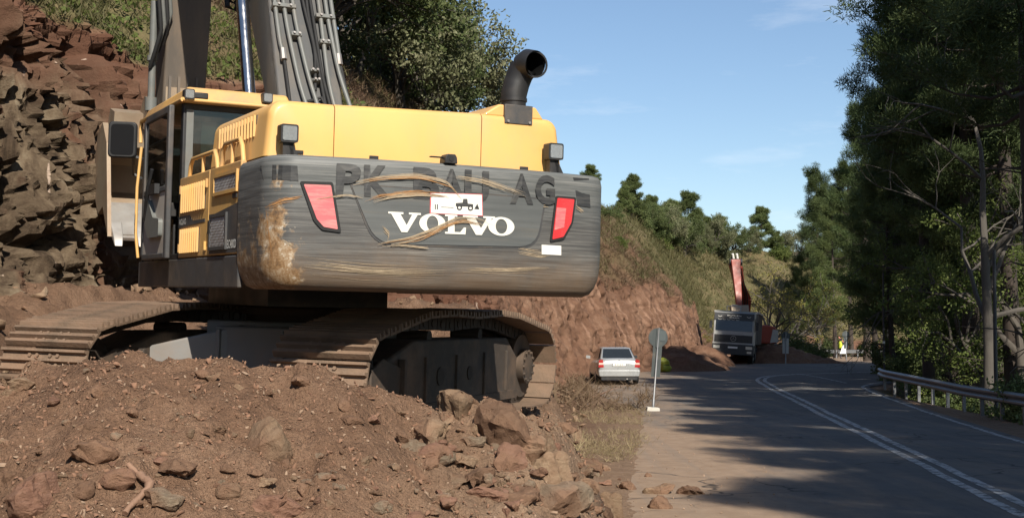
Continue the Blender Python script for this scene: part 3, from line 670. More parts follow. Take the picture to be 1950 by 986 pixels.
scrape([(500, 400), (540, 382), (575, 377)], 7, M_rust, 9, 0.006, 9)
scrape([(1030, 385), (1050, 386)], 7, M_pale, 7, 0.008, 10)
scrape([(725, 430), (740, 445), (735, 462)], 7, M_pale, 10, 0.0165, 11)
scrape([(505, 395), (512, 450), (520, 500)], 12, M_rust, 22, 0.004, 12)
scrape([(498, 405), (505, 450), (500, 495)], 12, M_pale, 12, 0.005, 13)
scrape([(535, 455), (560, 468)], 3, M_pale, 5, 0.004, 14)
scrape([(985, 478), (1030, 486), (1060, 480)], 7, M_pale, 9, 0.004, 15)
scrape([(1095, 392), (1112, 405)], 6, M_pale, 7, 0.008, 16)
scrape([(880, 512), (960, 515), (1050, 512)], 5, M_pale, 8, 0.004, 17)
scrape([(600, 380), (660, 372), (690, 378)], 4, M_pale, 6, 0.0225, 18)
scrape([(560, 500), (700, 515), (860, 520)], 12, M_pale, 16, 0.003, 19)

# --- deck, skirts and side panels
Z0, Z1, Z2 = 1.30, 1.575, 2.37
b = MB(); b.box(-1.48, 1.48, -2.52, 1.6, 1.34, 1.56); b.build('main_deck', M_dgrey, EX, 0.02)
b = MB(); b.prism([(-2.53, Z0), (1.78, Z0), (1.78, Z1), (-2.53, Z1)], 'x', -1.505, -1.46); b.build('side_skirt', M_dgrey, EX, 0.012)
b = MB(); b.box(1.46, 1.505, -2.5, 1.5, Z0, Z1); b.build('side_skirt', M_dgrey, EX, 0.012)
def left_panel(name, y0, y1, z0, z1, m, x0=-1.5, x1=-1.45, bev=0.012, hole=None):
    b = MB()
    if hole is None: b.box(x0, x1, y0, y1, z0, z1)
    else:
        hy0, hy1, hz0, hz1 = hole
        b.box(x0, x1, y0, hy0, z0, z1); b.box(x0, x1, hy1, y1, z0, z1); b.box(x0, x1, hy0, hy1, z0, hz0); b.box(x0, x1, hy0, hy1, hz1, z1)
    return b.build(name, m, EX, bev if hole is None else 0)
SPL = -1.43
pf = left_panel('side_panel', SPL + 0.008, -0.20, Z1 + 0.01, Z2, M_yel2)
pr = left_panel('side_panel', -2.52, SPL - 0.008, Z1 + 0.01, Z2, M_yel2)
bb_ = MB(); bb_.prism([(-0.20, 1.99), (-0.68, 1.99), (-0.80, 1.93), (-1.30, 1.93 - 0.0), (-1.30, 1.90), (-0.20, 1.88)], 'x', -1.503, -1.498); bb_.build('dark_stripe', M_dgrey, pf)
bb_ = MB(); bb_.prism([(-2.515, 2.02), (-1.62, 1.95), (-1.50, 1.60), (-2.515, 1.60)], 'x', -1.504, -1.498); dk = bb_.build('dark_panel', M_dgrey, pr)
def slats(parent, y0, y1, z0, z1, n, x=-1.5, m=M_yel, lean=0.0):
    b = MB(); b.box(x - 0.002, x + 0.006, y0, y1, z0, z1); b.build('vent_recess', M_dgrey, parent)
    w_ = (y1 - y0) / n
    for k in range(n):
        yc = y0 + (k + 0.5) * w_; b = MB()
        b.hexa([(x - 0.026, yc - w_ * 0.25, z0), (x - 0.004, yc - w_ * 0.25, z0), (x - 0.004, yc + w_ * 0.22, z0), (x - 0.018, yc + w_ * 0.22, z0),
                (x - 0.026, yc - w_ * 0.25 + lean, z1), (x - 0.004, yc - w_ * 0.25 + lean, z1), (x - 0.004, yc + w_ * 0.22 + lean, z1), (x - 0.018, yc + w_ * 0.22 + lean, z1)])
        b.build('vent_slat', m, parent)
slats(pf, -1.30, -0.30, 2.02, 2.28, 11); slats(pf, -1.10, -0.30, 1.63, 1.86, 9)
def mesh_grille(parent, y0, y1, z0, z1, x=-1.5, step=0.035):
    b = MB(); b.box(x - 0.004, x + 0.002, y0, y1, z0, z1); b.build('grille_backing', M_rubber, parent)
    b = MB(); h = z1 - z0; k = y0 - h
    while k < y1:
        for s in (1, -1):
            p0 = [k, z0 if s > 0 else z1]; p1 = [k + h, z1 if s > 0 else z0]
            if p0[0] < y0: p0[1] += s * (y0 - p0[0]); p0[0] = y0
            if p1[0] > y1: p1[1] -= s * (p1[0] - y1); p1[0] = y1
            if p1[0] - p0[0] > 0.01: b.tube([(x - 0.008, *p0), (x - 0.008, *p1)], 0.006, 4)
        k += step * 1.4
    b.build('grille_mesh', M_steel, parent)
    b = MB()
    for q in ((y0 - 0.03, y1 + 0.03, z0 - 0.03, z0), (y0 - 0.03, y1 + 0.03, z1, z1 + 0.03), (y0 - 0.03, y0, z0, z1), (y1, y1 + 0.03, z0, z1)): b.box(x - 0.02, x, *q)
    b.build('grille_frame', M_yel2 if z0 > 1.9 else M_dgrey, parent)
mesh_grille(pr, -2.42, -1.66, 2.14, 2.27); mesh_grille(dk, -2.12, -1.58, 1.66, 1.92, x=-1.506)
b = MB(); b.box(-1.525, -1.503, -1.58, -1.50, 1.78, 1.90); b.build('latch', M_black, pf)
b = MB(); uv, F = text_polys('EC480D', 0.02); b.add([(-1.508, -2.16 - u * 0.30, 1.635 + v * 0.075) for u, v in uv], F); b.build('model_lettering', M_wlet, dk)
b = MB(); uv, F = text_polys('VOLVO', 0.02); b.add([(-1.506, -0.24 - u * 0.30, 1.905 + v * 0.06) for u, v in uv], F); b.build('maker_lettering', M_wlet, pf)
b = MB(); b.box(1.45, 1.5, -2.5, 0.6, Z1 + 0.01, Z2); b.build('side_panel', M_yel2, EX, 0.02)
b = MB(); b.box(-1.44, 1.44, -2.5, -0.3, Z1, Z2 - 0.03); b.box(0.55, 1.44, -0.3, 1.5, Z1, 2.25); b.build('engine_housing', M_yel2, EX, 0.03)
# --- engine hood
def hood_piece(x0, x1, rl=0.0, rr=0.0, top=2.835, y0=-2.98, y1=-1.15, slope_=0.0):
    prof = []
    n = 7
    zb = Z2 + 0.0
    prof.append((x0 - (0.03 if rl else 0), zb))
    if rl:
        for k in range(n + 1):
            a = math.pi - k / n * math.pi / 2; prof.append((x0 + rl + rl * math.cos(a), top - rl + rl * math.sin(a)))
    else: prof.append((x0, top))
    if rr:
        for k in range(n + 1):
            a = math.pi / 2 - k / n * math.pi / 2; prof.append((x1 - rr + rr * math.cos(a), top + slope_ - rr + rr * math.sin(a)))
        prof.append((x1 + 0.06, zb))
    else: prof += [(x1, top + slope_), (x1, zb)]
    b = MB(); m_ = len(prof); rings = []
    for (y, ins) in ((y0 + 0.0, 0.045), (y0 + 0.012, 0.022), (y0 + 0.04, 0.004), (y0 + 0.08, 0.0), (y1, 0.0)):
        rings.append([(p[0] + (ins if p[0] < x0 + 0.2 and rl else 0) - (ins if p[0] > x1 - 0.2 and rr else 0), y, p[1] - (ins if p[1] > zb + 0.05 else 0)) for p in prof])
    V = [p for r in rings for p in r]
    F = [(i * m_ + k, i * m_ + (k + 1) % m_, (i + 1) * m_ + (k + 1) % m_, (i + 1) * m_ + k) for i in range(len(rings) - 1) for k in range(m_)]
    F += [tuple(range(m_)), tuple(range(len(V) - 1, len(V) - m_ - 1, -1))]
    b.add(V, F); return b.build('hood_panel', M_yel, EX, smooth=30)
hl_ = hood_piece(-1.40, -0.856, rl=0.13, top=2.835); hood_piece(-0.848, 0.478, top=2.838, slope_=0.035)
hr_ = hood_piece(0.486, 1.24, rr=0.12, top=2.872)
b = MB(); b.box(-0.9, -0.8, -2.9, -1.2, 2.38, 2.78); b.box(0.43, 0.53, -2.9, -1.2, 2.38, 2.80); b.build('hood_frame', M_black, EX)
b = MB()
slats(hl_, -2.62, -1.35, 2.56, 2.74, 13, x=-1.402, lean=0.0)
b = MB(); b.prism([(0.50, 2.86), (0.66, 2.965), (1.02, 2.965), (1.10, 2.86)], 'y', -2.955, -2.2); b.build('exhaust_box', M_yel, EX, 0.015)
b = MB(); b.prism([(0.70, 2.80), (0.70, 2.968), (0.97, 2.968), (0.97, 2.80)], 'y', -2.990, -2.94); bk = b.build('exhaust_bracket', M_dgrey, EX, 0.005)
for xx in (0.73, 0.94):
    b = MB(); b.cyl((xx, -3.0, 2.82), (xx, -2.985, 2.82), 0.012, 8); b.build('bolt', M_steel, bk)
b = MB()
pth = [(0.91, -2.72, 2.9), (0.91, -2.72, 3.04), (0.91, -2.72, 3.10), (0.935, -2.72, 3.20), (0.96, -2.73, 3.28), (0.985, -2.76, 3.35)]
b.tube(pth, [0.112, 0.112, 0.118, 0.118, 0.12, 0.125], 24, caps=False)
end = np.array([0.955, -2.88, 3.475]); b2 = MB()
b.tube([(0.985, -2.76, 3.35), (1.005, -2.82, 3.375), (1.03, -2.90, 3.36)], [0.125, 0.132, 0.122], 24, caps=False)
b.ring((1.03, -2.897, 3.36), 'y', 0.122, 0.106, 0.012, 24)
b.ring((0.91, -2.72, 3.05), 'z', 0.122, 0.10, 0.03, 24)
xp = b.build('exhaust_pipe', M_black, EX, smooth=40)
b = MB(); b.tube([(1.028, -2.895, 3.36), (1.0, -2.82, 3.36), (0.975, -2.75, 3.32), (0.955, -2.73, 3.26)], [0.112, 0.11, 0.105, 0.10], 24, caps=False); b.build('exhaust_bore', M_bore, xp, smooth=40)
for xx, yy, zz in ((-0.2, -2.2, 2.845), (0.30, -2.2, 2.865)):
    rail([(xx - 0.09, yy, zz - 0.01), (xx - 0.08, yy, zz + 0.045), (xx + 0.08, yy, zz + 0.05), (xx + 0.09, yy, zz)], 0.012, name='hood_handle')
for xx in (-1.15, -0.5, 0.2, 0.9):
    b = MB(); b.box(xx - 0.04, xx + 0.04, -2.992, -2.975, 2.40, 2.43); b.build('hood_latch', M_black, EX, 0.004)
for yy in (-1.36, -0.28):
    for zz in (1.68, 2.25): b = MB(); b.cyl((-1.508, yy, zz - 0.04), (-1.508, yy, zz + 0.04), 0.014, 8); b.build('panel_hinge', M_yel2, EX)
b = MB(); b.box(-1.512, -1.499, -2.43, -2.30, 2.06, 2.10); b.build('panel_latch', M_black, EX)
# --- work lights
def work_light(p, s=0.145, par=EX, bracket=True, yaw=0.0):
    e = new_obj('work_light', None, par); e.location = p; e.rotation_euler = (0, 0, yaw)
    b = MB(); b.prism(rounded([(-s/2, 0), (s/2, 0), (s/2, s), (-s/2, s)], 0.02, 3), 'y', -0.05, 0.06); b.prism(rounded([(-s*.32, s*.15), (s*.32, s*.15), (s*.32, s*.85), (-s*.32, s*.85)], 0.02, 3), 'y', 0.06, 0.12); b.build('lamp_housing', M_black, e, smooth=40)
    b = MB(); b.prism(rounded([(-s*.40, s*.1), (s*.40, s*.1), (s*.40, s*.9), (-s*.40, s*.9)], 0.015, 3), 'y', -0.057, -0.049); b.build('lens', M_lens, e)
    if bracket: b = MB(); b.box(-0.045, 0.045, -0.02, 0.05, -0.13, 0.0); b.hexa([(0.03, -0.02, -0.13), (0.10, -0.02, -0.13), (0.10, 0.03, -0.13), (0.03, 0.03, -0.13), (0.0, -0.02, 0), (0.03, -0.02, 0), (0.03, 0.03, 0), (0.0, 0.03, 0)]); b.build('bracket', M_black, e)
    return e
p = my_(548, 272, -3.12); work_light((p[0], -3.12, p[2])); p = my_(1054, 305, -3.08); work_light((p[0], -3.08, p[2]))
p = my_(357, 188, -0.25); work_light((p[0], -0.30, p[2] - 0.015), 0.10, bracket=False); p = my_(505, 198, -0.25); work_light((p[0], -0.30, p[2]), 0.10, bracket=False)
p = my_(378, 186, -0.25); b = MB(); b.box(p[0] - 0.08, p[0] + 0.08, -0.33, -0.2, p[2] - 0.02, p[2] + 0.04); b.build('lamp_bracket', M_black, EX, 0.01)
e = new_obj('rear_camera', None, EX); p = my_(858, 300, -3.6); e.location = (p[0], -3.55, 2.345)
b = MB(); b.prism([(-0.055, 0), (0.055, 0), (0.05, 0.05), (0.035, 0.075), (-0.035, 0.075), (-0.05, 0.05)], 'y', -0.07, 0.05); b.box(-0.16, -0.05, -0.02, 0.02, 0.045, 0.055); b.build('camera_housing', M_black, e, 0.006)
b = MB(); b.cyl((0, -0.075, 0.035), (0, -0.068, 0.035), 0.02, 10); b.build('lens', M_rubber, e)
# --- handrails on the left deck
for y0, y1, zt in ((-1.62, -0.50, 2.53), (-2.50, -1.75, 2.56)):
    rail([(-1.475, y0, 2.36), (-1.475, y0 + 0.05, zt - 0.07), (-1.475, y0 + 0.12, zt), (-1.475, y1 - 0.12, zt), (-1.475, y1 - 0.04, zt - 0.06), (-1.475, y1, 2.36)], 0.021)
    rail([(-1.475, (y0 + y1) / 2, 2.36), (-1.475, (y0 + y1) / 2, zt)])
# --- cab
cb0, cb1, cx0, cx1 = -0.20, 1.74, -1.49, -0.42
cabf = MB()
for (x, y, wx, wy) in ((cx0, cb0, 0.09, 0.10), (cx1 - 0.09, cb0, 0.09, 0.10), (cx0, cb1 - 0.08, 0.08, 0.08), (cx1 - 0.08, cb1 - 0.08, 0.08, 0.08), (cx0, 1.10, 0.05, 0.07)):
    cabf.box(x, x + wx, y, y + wy, Z1, 3.16)
cabf.box(cx0, cx1, cb0 + 0.003, cb0 + 0.09, Z1, 2.33); cabf.box(cx0 + 0.003, cx1, cb1 - 0.075, cb1 - 0.004, Z1, 1.95); cabf.box(cx1 - 0.06, cx1 - 0.004, cb0 + 0.1, cb1 - 0.08, Z1, 2.2); cabf.box(cx0 + 0.01, cx1 - 0.01, cb0 + 0.1, cb1 - 0.1, Z1, Z1 + 0.06)
cabf.box(cx0 + 0.002, cx1, cb0 + 0.005, cb0 + 0.08, 3.06, 3.15)
cabf.build('cab_frame', M_black, EX, 0.01)
b = MB(); b.box(-1.46, -1.39, cb0 - 0.012, cb0 + 0.001, 2.3, 3.06); b.build('rear_pillar_trim', M_pipe, EX)
b = MB(); b.hexa([(cx0 - 0.03, cb0 - 0.10, 3.12), (cx1 + 0.02, cb0 - 0.10, 3.12), (cx1 + 0.02, cb1 + 0.05, 3.12), (cx0 - 0.03, cb1 + 0.05, 3.12), (cx0 + 0.02, cb0 - 0.04, 3.28), (cx1 - 0.03, cb0 - 0.04, 3.28), (cx1 - 0.03, cb1 - 0.05, 3.27), (cx0 + 0.02, cb1 - 0.05, 3.27)]); b.build('cab_roof', M_yel2, EX, 0.03, seg=3)
b = MB(); b.tube([(cx0 - 0.035, cb0 - 0.11, 3.14), (cx0 - 0.04, cb1, 3.14), (cx0 - 0.04, cb1 + 0.04, 3.05), (cx0 - 0.04, cb1 + 0.02, 2.9)], 0.022, 8); b.tube([(cx0 - 0.035, cb0 - 0.11, 3.14), (cx1, cb0 - 0.115, 3.14)], 0.02, 8); b.build('roof_gutter', M_yel, EX, smooth=50)
b = MB(); b.box(cx0 + 0.09, cx1 - 0.09, cb0 + 0.02, cb0 + 0.028, 2.33, 3.06); b.build('rear_window', M_glass, EX)
b = MB(); b.box(cx0 + 0.08, cx1 - 0.08, cb1 - 0.03, cb1 - 0.022, 1.95, 3.08); b.build('windscreen', M_glass, EX)
b = MB(); b.box(cx1 - 0.03, cx1 - 0.022, cb0 + 0.1, cb1 - 0.1, 2.2, 3.08); b.build('side_window', M_glass, EX)
b = MB(); b.box(-1.28, -0.62, cb0 + 0.12, cb0 + 0.14, 2.62, 2.96); b.build('window_sheet', M_sheet, EX)  # grey-green streaked rectangle just inside the rear window
b = MB(); b.prism(rounded([(0.2, 2.0), (0.32, 2.0), (0.34, 2.78), (0.22, 2.8)], 0.04, 3), 'x', -1.15, -0.72); b.prism(rounded([(0.25, 1.95), (0.75, 1.95), (0.75, 2.08), (0.25, 2.1)], 0.04, 3), 'x', -1.17, -0.70); b.box(-1.12, -0.78, 0.3, 0.7, 1.6, 1.95); b.build('seat', M_seat, EX, smooth=40)
# --- door standing open against the cab side
dr = new_obj('cab_door', None, EX)
b = MB(); dx0, dx1 = -1.62, -1.565
for q in ((-0.15, -0.06, 1.58, 3.10), (1.02, 1.10, 1.62, 3.06), (-0.06, 1.02, 1.58, 1.64), (-0.06, 1.02, 3.02, 3.10), (-0.06, 1.02, 2.25, 2.31)): b.box(dx0, dx1, *q)
b.build('door_frame', M_dgrey, dr, 0.012)
b = MB(); b.box(dx0 + 0.012, dx1 - 0.012, -0.06, 1.02, 1.64, 2.25); dp = b.build('door_panel', M_inner, dr)
b = MB(); b.prism(rounded([(0.05, 1.80), (0.6, 1.80), (0.9, 2.05), (0.9, 2.2), (0.62, 2.2), (0.35, 2.0), (0.05, 1.98)], 0.04, 3), 'x', dx0 - 0.03, dx0 + 0.012); b.build('door_pocket', M_pipe, dp, smooth=40)
b = MB(); b.box(dx0 + 0.02, dx1 - 0.02, -0.06, 1.02, 2.31, 3.02); b.build('pane', M_glass, dr)
b = MB(); b.tube([(dx0 - 0.03, 0.75, 2.0), (dx0 - 0.05, 0.55, 2.3), (dx0 - 0.03, 0.45, 2.5)], 0.02, 6); b.box(dx0 - 0.05, dx0, 0.2, 0.5, 2.24, 2.34); b.build('door_handle', M_black, dr)
b = MB(); b.tube([(-1.53, 1.70, 1.62), (-1.56, 1.72, 1.9), (-1.56, 1.72, 2.4), (-1.53, 1.70, 2.85)], 0.017, 8); b.build('grab_rail', M_yel, EX, smooth=60)
b = MB(); b.tube([(-1.47, 1.3, 1.62), (-1.46, 1.35, 2.0), (-1.46, 1.25, 2.3)], 0.02, 8); b.build('grab_rail', M_yel, EX, smooth=60)
b = MB(); b.tube([(-1.40, 1.2, 1.7), (-1.40, 1.0, 2.1)], 0.03, 8); b.box(-1.40, -1.25, 0.9, 1.3, 2.05, 2.2); b.box(-1.3, -1.1, 1.0, 1.2, 1.65, 2.05); b.build('control_console', M_black, EX, 0.01)
# --- mirror
mr = new_obj('mirror', None, EX); p = mx_(233, 266, -1.92); mr.location = p; mr.rotation_euler = (0, 0, math.radians(-18)); mr.scale = (0.85, 0.9, 0.85)
b = MB(); b.prism(rounded([(-0.17, -0.22), (0.17, -0.22), (0.17, 0.22), (-0.17, 0.22)], 0.06, 4), 'y', 0, 0.07); b.build('mirror_shell', M_black, mr, 0.015)
b = MB(); b.prism(rounded([(-0.155, -0.205), (0.155, -0.205), (0.155, 0.205), (-0.155, 0.205)], 0.055, 4), 'y', -0.014, 0.001); b.build('mirror_rim', M_rubber, mr)
b = MB(); b.prism(rounded([(-0.135, -0.185), (0.135, -0.185), (0.135, 0.185), (-0.135, 0.185)], 0.05, 4), 'y', -0.018, -0.0145)
M_mirror = mat('mirror_glass', (0.012, 0.012, 0.013), 0.5, 0.0, var=0.1, spec=0.02); b.build('mirror_glass', M_mirror, mr)  # dark reflection painted in as a near-black matte base colour
b = MB(); b.tube([(p[0] + 0.1, p[1] + 0.05, p[2] + 0.1), (-1.6, 1.75, 2.75), (-1.5, 1.73, 2.72)], 0.016, 6); b.tube([(p[0] + 0.12, p[1] + 0.05, p[2] - 0.05), (-1.6, 1.75, 2.55), (-1.5, 1.73, 2.5)], 0.014, 6); b.build('mirror_arm', M_black, EX)
# --- boom, arm, bucket
boom_prof = [(-0.05, 1.75), (-0.02, 2.35), (0.36, 3.25), (0.97, 4.60), (1.55, 5.75), (2.5, 6.75), (4.4, 7.45), (7.3, 7.75), (7.55, 7.45), (7.3, 7.15), (4.9, 6.5), (3.4, 6.05), (2.45, 5.4), (1.74, 4.5), (0.95, 3.45), (0.75, 2.4), (0.7, 1.8)]
b = MB(); b.prism(boom_prof, 'x', -0.36, 0.36); BO = b.build('boom', M_boom, EX, 0.02)
def surf_pt(x, t, off):       # along the boom's upper face: t in metres from (0.36, 3.25)
    pr_ = [(-0.02, 2.35), (0.36, 3.25), (0.97, 4.60), (1.55, 5.75), (2.5, 6.75), (4.4, 7.45)]
    i = 0; s = t + math.hypot(0.38, 0.9)
    while i < len(pr_) - 2 and s > math.hypot(pr_[i+1][0]-pr_[i][0], pr_[i+1][1]-pr_[i][1]):
        s -= math.hypot(pr_[i+1][0]-pr_[i][0], pr_[i+1][1]-pr_[i][1]); i += 1
    d = np.array([pr_[i+1][0]-pr_[i][0], pr_[i+1][1]-pr_[i][1]]); d /= np.linalg.norm(d); q = np.array(pr_[i]) + d * s + np.array([-d[1], d[0]]) * off
    return (x, q[0], q[1])
def bpipe(pts, r, m=M_pipe, off=0.06):
    dense = []
    for (x0, t0), (x1, t1) in zip(pts[:-1], pts[1:]):
        n = max(2, int(abs(t1 - t0) / 0.12))
        dense += [(x0 + (x1 - x0) * k / n, t0 + (t1 - t0) * k / n) for k in range(n)]
    dense.append(pts[-1]); xs_ = np.array([d[0] for d in dense])
    for _ in range(2): xs_[1:-1] = 0.5 * xs_[1:-1] + 0.25 * (xs_[:-2] + xs_[2:])
    b = MB(); b.tube([surf_pt(x, d[1], off) for x, d in zip(xs_, dense)], r, 8); return b.build('hydraulic_pipe', m, BO, smooth=60)
for pts in ([(-0.27, 0.62), (-0.30, 0.75), (-0.31, 1.3), (-0.33, 3.2)], [(0.02, -0.5), (-0.13, 0.25), (-0.20, 1.0), (-0.22, 1.6), (-0.23, 3.2)], [(0.16, -0.6), (-0.02, 0.35), (-0.10, 1.1), (-0.14, 3.2)],
            [(0.30, -0.5), (0.20, 0.3), (0.20, 1.2), (0.17, 3.2)], [(0.50, -0.4), (0.33, 0.45), (0.28, 1.2), (0.26, 3.2)], [(0.36, 0.62), (0.355, 0.9), (0.345, 1.3), (0.335, 3.2)], ):
    bpipe(pts, 0.025)
for pts in ([(0.04, 0.2), (0.10, 0.7), (0.02, 1.3), (-0.02, 2.2)], [(0.14, 0.0), (0.10, 0.6), (0.06, 1.2), (0.08, 2.2)], [(0.22, -0.2), (0.14, 0.4), (0.12, 1.0), (0.06, 2.6)], [(-0.06, 0.05), (0.12, 0.12), (0.24, -0.3)], [(-0.27, 0.62), (-0.26, 0.3), (-0.25, -0.5)], [(0.36, 0.62), (0.40, 0.2), (0.46, -0.4)]):
    bpipe(pts, 0.02, M_rubber, 0.05)
def clamp(x0, x1, t, w=0.05):
    b = MB(); c = [surf_pt(x0, t, 0.0), surf_pt(x1, t, 0.0), surf_pt(x1, t + w, 0.0), surf_pt(x0, t + w, 0.0), surf_pt(x0, t, 0.10), surf_pt(x1, t, 0.10), surf_pt(x1, t + w, 0.10), surf_pt(x0, t + w, 0.10)]
    b.hexa(c); cl = b.build('pipe_clamp', M_pipe, BO, 0.006)
    for f in (0.25, 0.75):
        q = surf_pt(x0 + (x1 - x0) * f, t + w / 2, 0.10); q2 = surf_pt(x0 + (x1 - x0) * f, t + w / 2, 0.12); b = MB(); b.cyl(q, q2, 0.014, 8); b.build('bolt', M_steel, cl)
clamp(-0.345, -0.08, 1.22); clamp(0.14, 0.36, 1.14); clamp(-0.17, -0.05, 0.86); clamp(0.15, 0.27, 0.80); clamp(0.0, 0.10, 0.42, 0.03); clamp(0.02, 0.10, 0.30, 0.03)
for x_, t_ in ((-0.275, 0.55), (0.355, 0.55)):
    b = MB(); b.tube([surf_pt(x_, t_, 0.06), surf_pt(x_, t_ + 0.14, 0.06)], [0.038, 0.034], 8); b.build('pipe_coupling', M_steel, BO)
p0, p1 = mx_(476, 190, -0.55), mx_(457, -60, -0.55)
for sx_ in (-1, 1):
    x_ = -0.55 if sx_ < 0 else 0.42; b = MB(); b.cyl((x_, p0[1] - 0.10, p0[2] - 1.0), (x_, p0[1], p0[2] - 0.05), 0.105, 16); b.build('cylinder_barrel', M_boom, EX, smooth=40)
    b = MB(); b.cyl((x_, p0[1], p0[2] - 0.05), (x_, p1[1], p1[2]), 0.07 if sx_ < 0 else 0.055, 20); b.build('cylinder_rod', M_chrome, EX, smooth=40)
    b = MB(); b.cyl((x_ - 0.09, p1[1], p1[2]), (x_ + 0.09, p1[1], p1[2]), 0.13, 16); b.box(min(x_, 0.35 * sx_), max(x_, 0.35 * sx_), p1[1] - 0.06, p1[1] + 0.06, p1[2] - 0.06, p1[2] + 0.06); b.build('cylinder_eye', M_boom, EX, smooth=40)
b = MB(); b.prism([(6.95, 8.6), (7.25, 8.7), (7.75, 7.5), (7.75, 5.5), (7.6, 4.05), (7.3, 3.95), (7.1, 4.05), (6.85, 5.5), (6.75, 7.2)], 'x', -0.24, 0.40); AR = b.build('arm', M_arm, EX, 0.02)
b = MB(); b.prism([(7.05, 4.05), (7.05, 4.5), (7.12, 4.5), (7.12, 4.05)], 'x', -0.2, 0.36); b.build('wear_plate', M_bucket, AR)
for k in range(4):
    b = MB(); b.box(-0.17 + k * 0.135, -0.13 + k * 0.135, 7.0, 7.06, 4.1, 4.5); b.build('wear_strip', M_arm, AR)
for k in range(4):
    b = MB(); xo = -0.30 - 0.055 * k; b.tube([(xo, 6.9, 7.6), (xo - 0.02, 6.75, 6.4), (xo + 0.08, 6.75 - 0.05 * k, 5.4 - 0.1 * k), (xo, 6.95, 4.95 - 0.12 * k)], 0.03, 8); b.build('hose', M_rubber if k % 2 else M_pipe, AR, smooth=60)
b = MB(); b.cyl((-0.42, 7.0, 5.6), (-0.42, 7.02, 3.6), 0.055, 10); b.cyl((-0.42, 7.02, 3.95), (-0.42, 7.02, 4.15), 0.09, 10); b.cyl((-0.42, 7.01, 4.7), (-0.42, 7.01, 4.78), 0.08, 10); b.build('grease_pipe', M_pipe, AR, smooth=40)
b = MB()
for k in range(3):
    y_, z_ = 5.6 - 0.03 * k, 5.95 + 0.06 * k; b.tube([(0.30 + 0.04 * k, 5.9, 7.2), (0.30 + 0.04 * k, 5.7, 6.1), (0.34, 5.6, 5.35 + 0.1 * k), (0.46, 5.6, 5.3 + 0.1 * k), (0.56, 5.5, 5.7), (0.6, 5.3, 6.8)], 0.04, 8)
b.build('hose_loop', M_rubber, BO, smooth=60)
# bucket
BK = new_obj('bucket', None, EX)
inner = [(7.75, 2.12), (8.32, 2.62), (8.75, 2.52), (9.15, 2.85), (9.2, 3.3), (9.0, 3.72), (8.6, 3.85), (8.2, 3.5)]
def offset(pl, d):
    pl = np.array(pl); t = np.gradient(pl, axis=0); t /= np.linalg.norm(t, axis=1)[:, None]; return [tuple(q) for q in pl + np.stack([t[:, 1], -t[:, 0]], 1) * d]
outr = offset(inner, 0.06)
b = MB(); b.prism(inner + outr[::-1], 'x', -0.80, 0.80); b.build('bucket_shell', M_bucket, BK, smooth=30)
for sx_ in (-1, 1):
    b = MB(); b.prism(outr, 'x', sx_ * 0.80, sx_ * 0.86); b.build('bucket_side', M_bucket, BK)
b = MB(); b.prism([(7.69, 2.06), (8.0, 2.32), (8.02, 2.285), (7.72, 2.02)], 'x', -0.79, 0.79); b.prism([(7.72, 2.115), (8.32, 2.635), (8.34, 2.62), (7.74, 2.09)], 'x', -0.795, 0.795); b.build('bucket_lip', M_lip, BK)
for k in range(5):
    xc = -0.72 + k * 0.36; b = MB(); b.hexa([(xc - 0.09, 7.85, 2.12), (xc + 0.09, 7.85, 2.12), (xc + 0.09, 7.92, 2.32), (xc - 0.09, 7.92, 2.32), (xc - 0.06, 7.6, 1.92), (xc + 0.06, 7.6, 1.92), (xc + 0.075, 7.66, 2.08), (xc - 0.075, 7.66, 2.08)]); b.build('bucket_tooth', M_lip, BK, 0.012)
b = MB()
for xc in (-0.3, 0.4): b.prism([(7.55, 3.65), (8.5, 3.95), (8.0, 4.3), (7.45, 4.2), (7.3, 3.95)], 'x', xc - 0.04, xc + 0.04)
b.prism([(8.12, 3.5), (8.6, 3.9), (8.4, 4.12), (8.0, 4.02)], 'x', -0.78, 0.78); b.build('bucket_ears', M_bucket, BK)
# --- undercarriage
TH = math.radians(45); ct, st = math.cos(TH), math.sin(TH)
def uc(u, w, z): return (u * st + w * ct, u * ct - w * st, z)
class UB(MB):
    def build(s, *a, **k): s.v = [uc(*p) for p in s.v]; return super().build(*a, **k)      # coordinates given as (u along, w to the right, z)
GA = 1.37
def arcp(cx_, cz_, r, a0, a1, n): return [(cx_ + r * math.cos(math.radians(a0 + (a1 - a0) * k / n)), cz_ + r * math.sin(math.radians(a0 + (a1 - a0) * k / n))) for k in range(n + 1)]
loop = arcp(-2.18, 0.50, 0.42, 270, 90, 14) + [(-1.25, 1.07), (-0.6, 1.085), (0.0, 1.06), (0.75, 1.085), (1.3, 1.05)] + arcp(2.18, 0.50, 0.42, 90, -90, 14)
loop = np.array(loop + [loop[0]]); ls = np.r_[0, np.cumsum(np.hypot(*np.diff(loop, axis=0).T))]; NS = 50
def lp(s): s = s % ls[-1]; return np.array([np.interp(s, ls, loop[:, 0]), np.interp(s, ls, loop[:, 1])])
pitch = ls[-1] / NS
shoe = MB(); pl = pitch * 0.48        # local: x along the track, y across, z outwards
shoe.box(-pl * 0.97, pl * 0.97, -0.45, 0.45, 0.0, 0.022)
for by in (-0.15, -0.07, 0.07, 0.15):
    for bx in (-0.4, 0.4): shoe.cyl((bx * pl, by, 0.02), (bx * pl, by, 0.042), 0.018, 6)
for gx0 in (-0.80, 0.0, 0.78): shoe.hexa([(gx0*pl - 0.020, -0.45, 0.022), (gx0*pl + 0.020, -0.45, 0.022), (gx0*pl + 0.020, 0.45, 0.022), (gx0*pl - 0.020, 0.45, 0.022), (gx0*pl - 0.012, -0.448, 0.066), (gx0*pl + 0.012, -0.448, 0.066), (gx0*pl + 0.012, 0.448, 0.066), (gx0*pl - 0.012, 0.448, 0.066)])
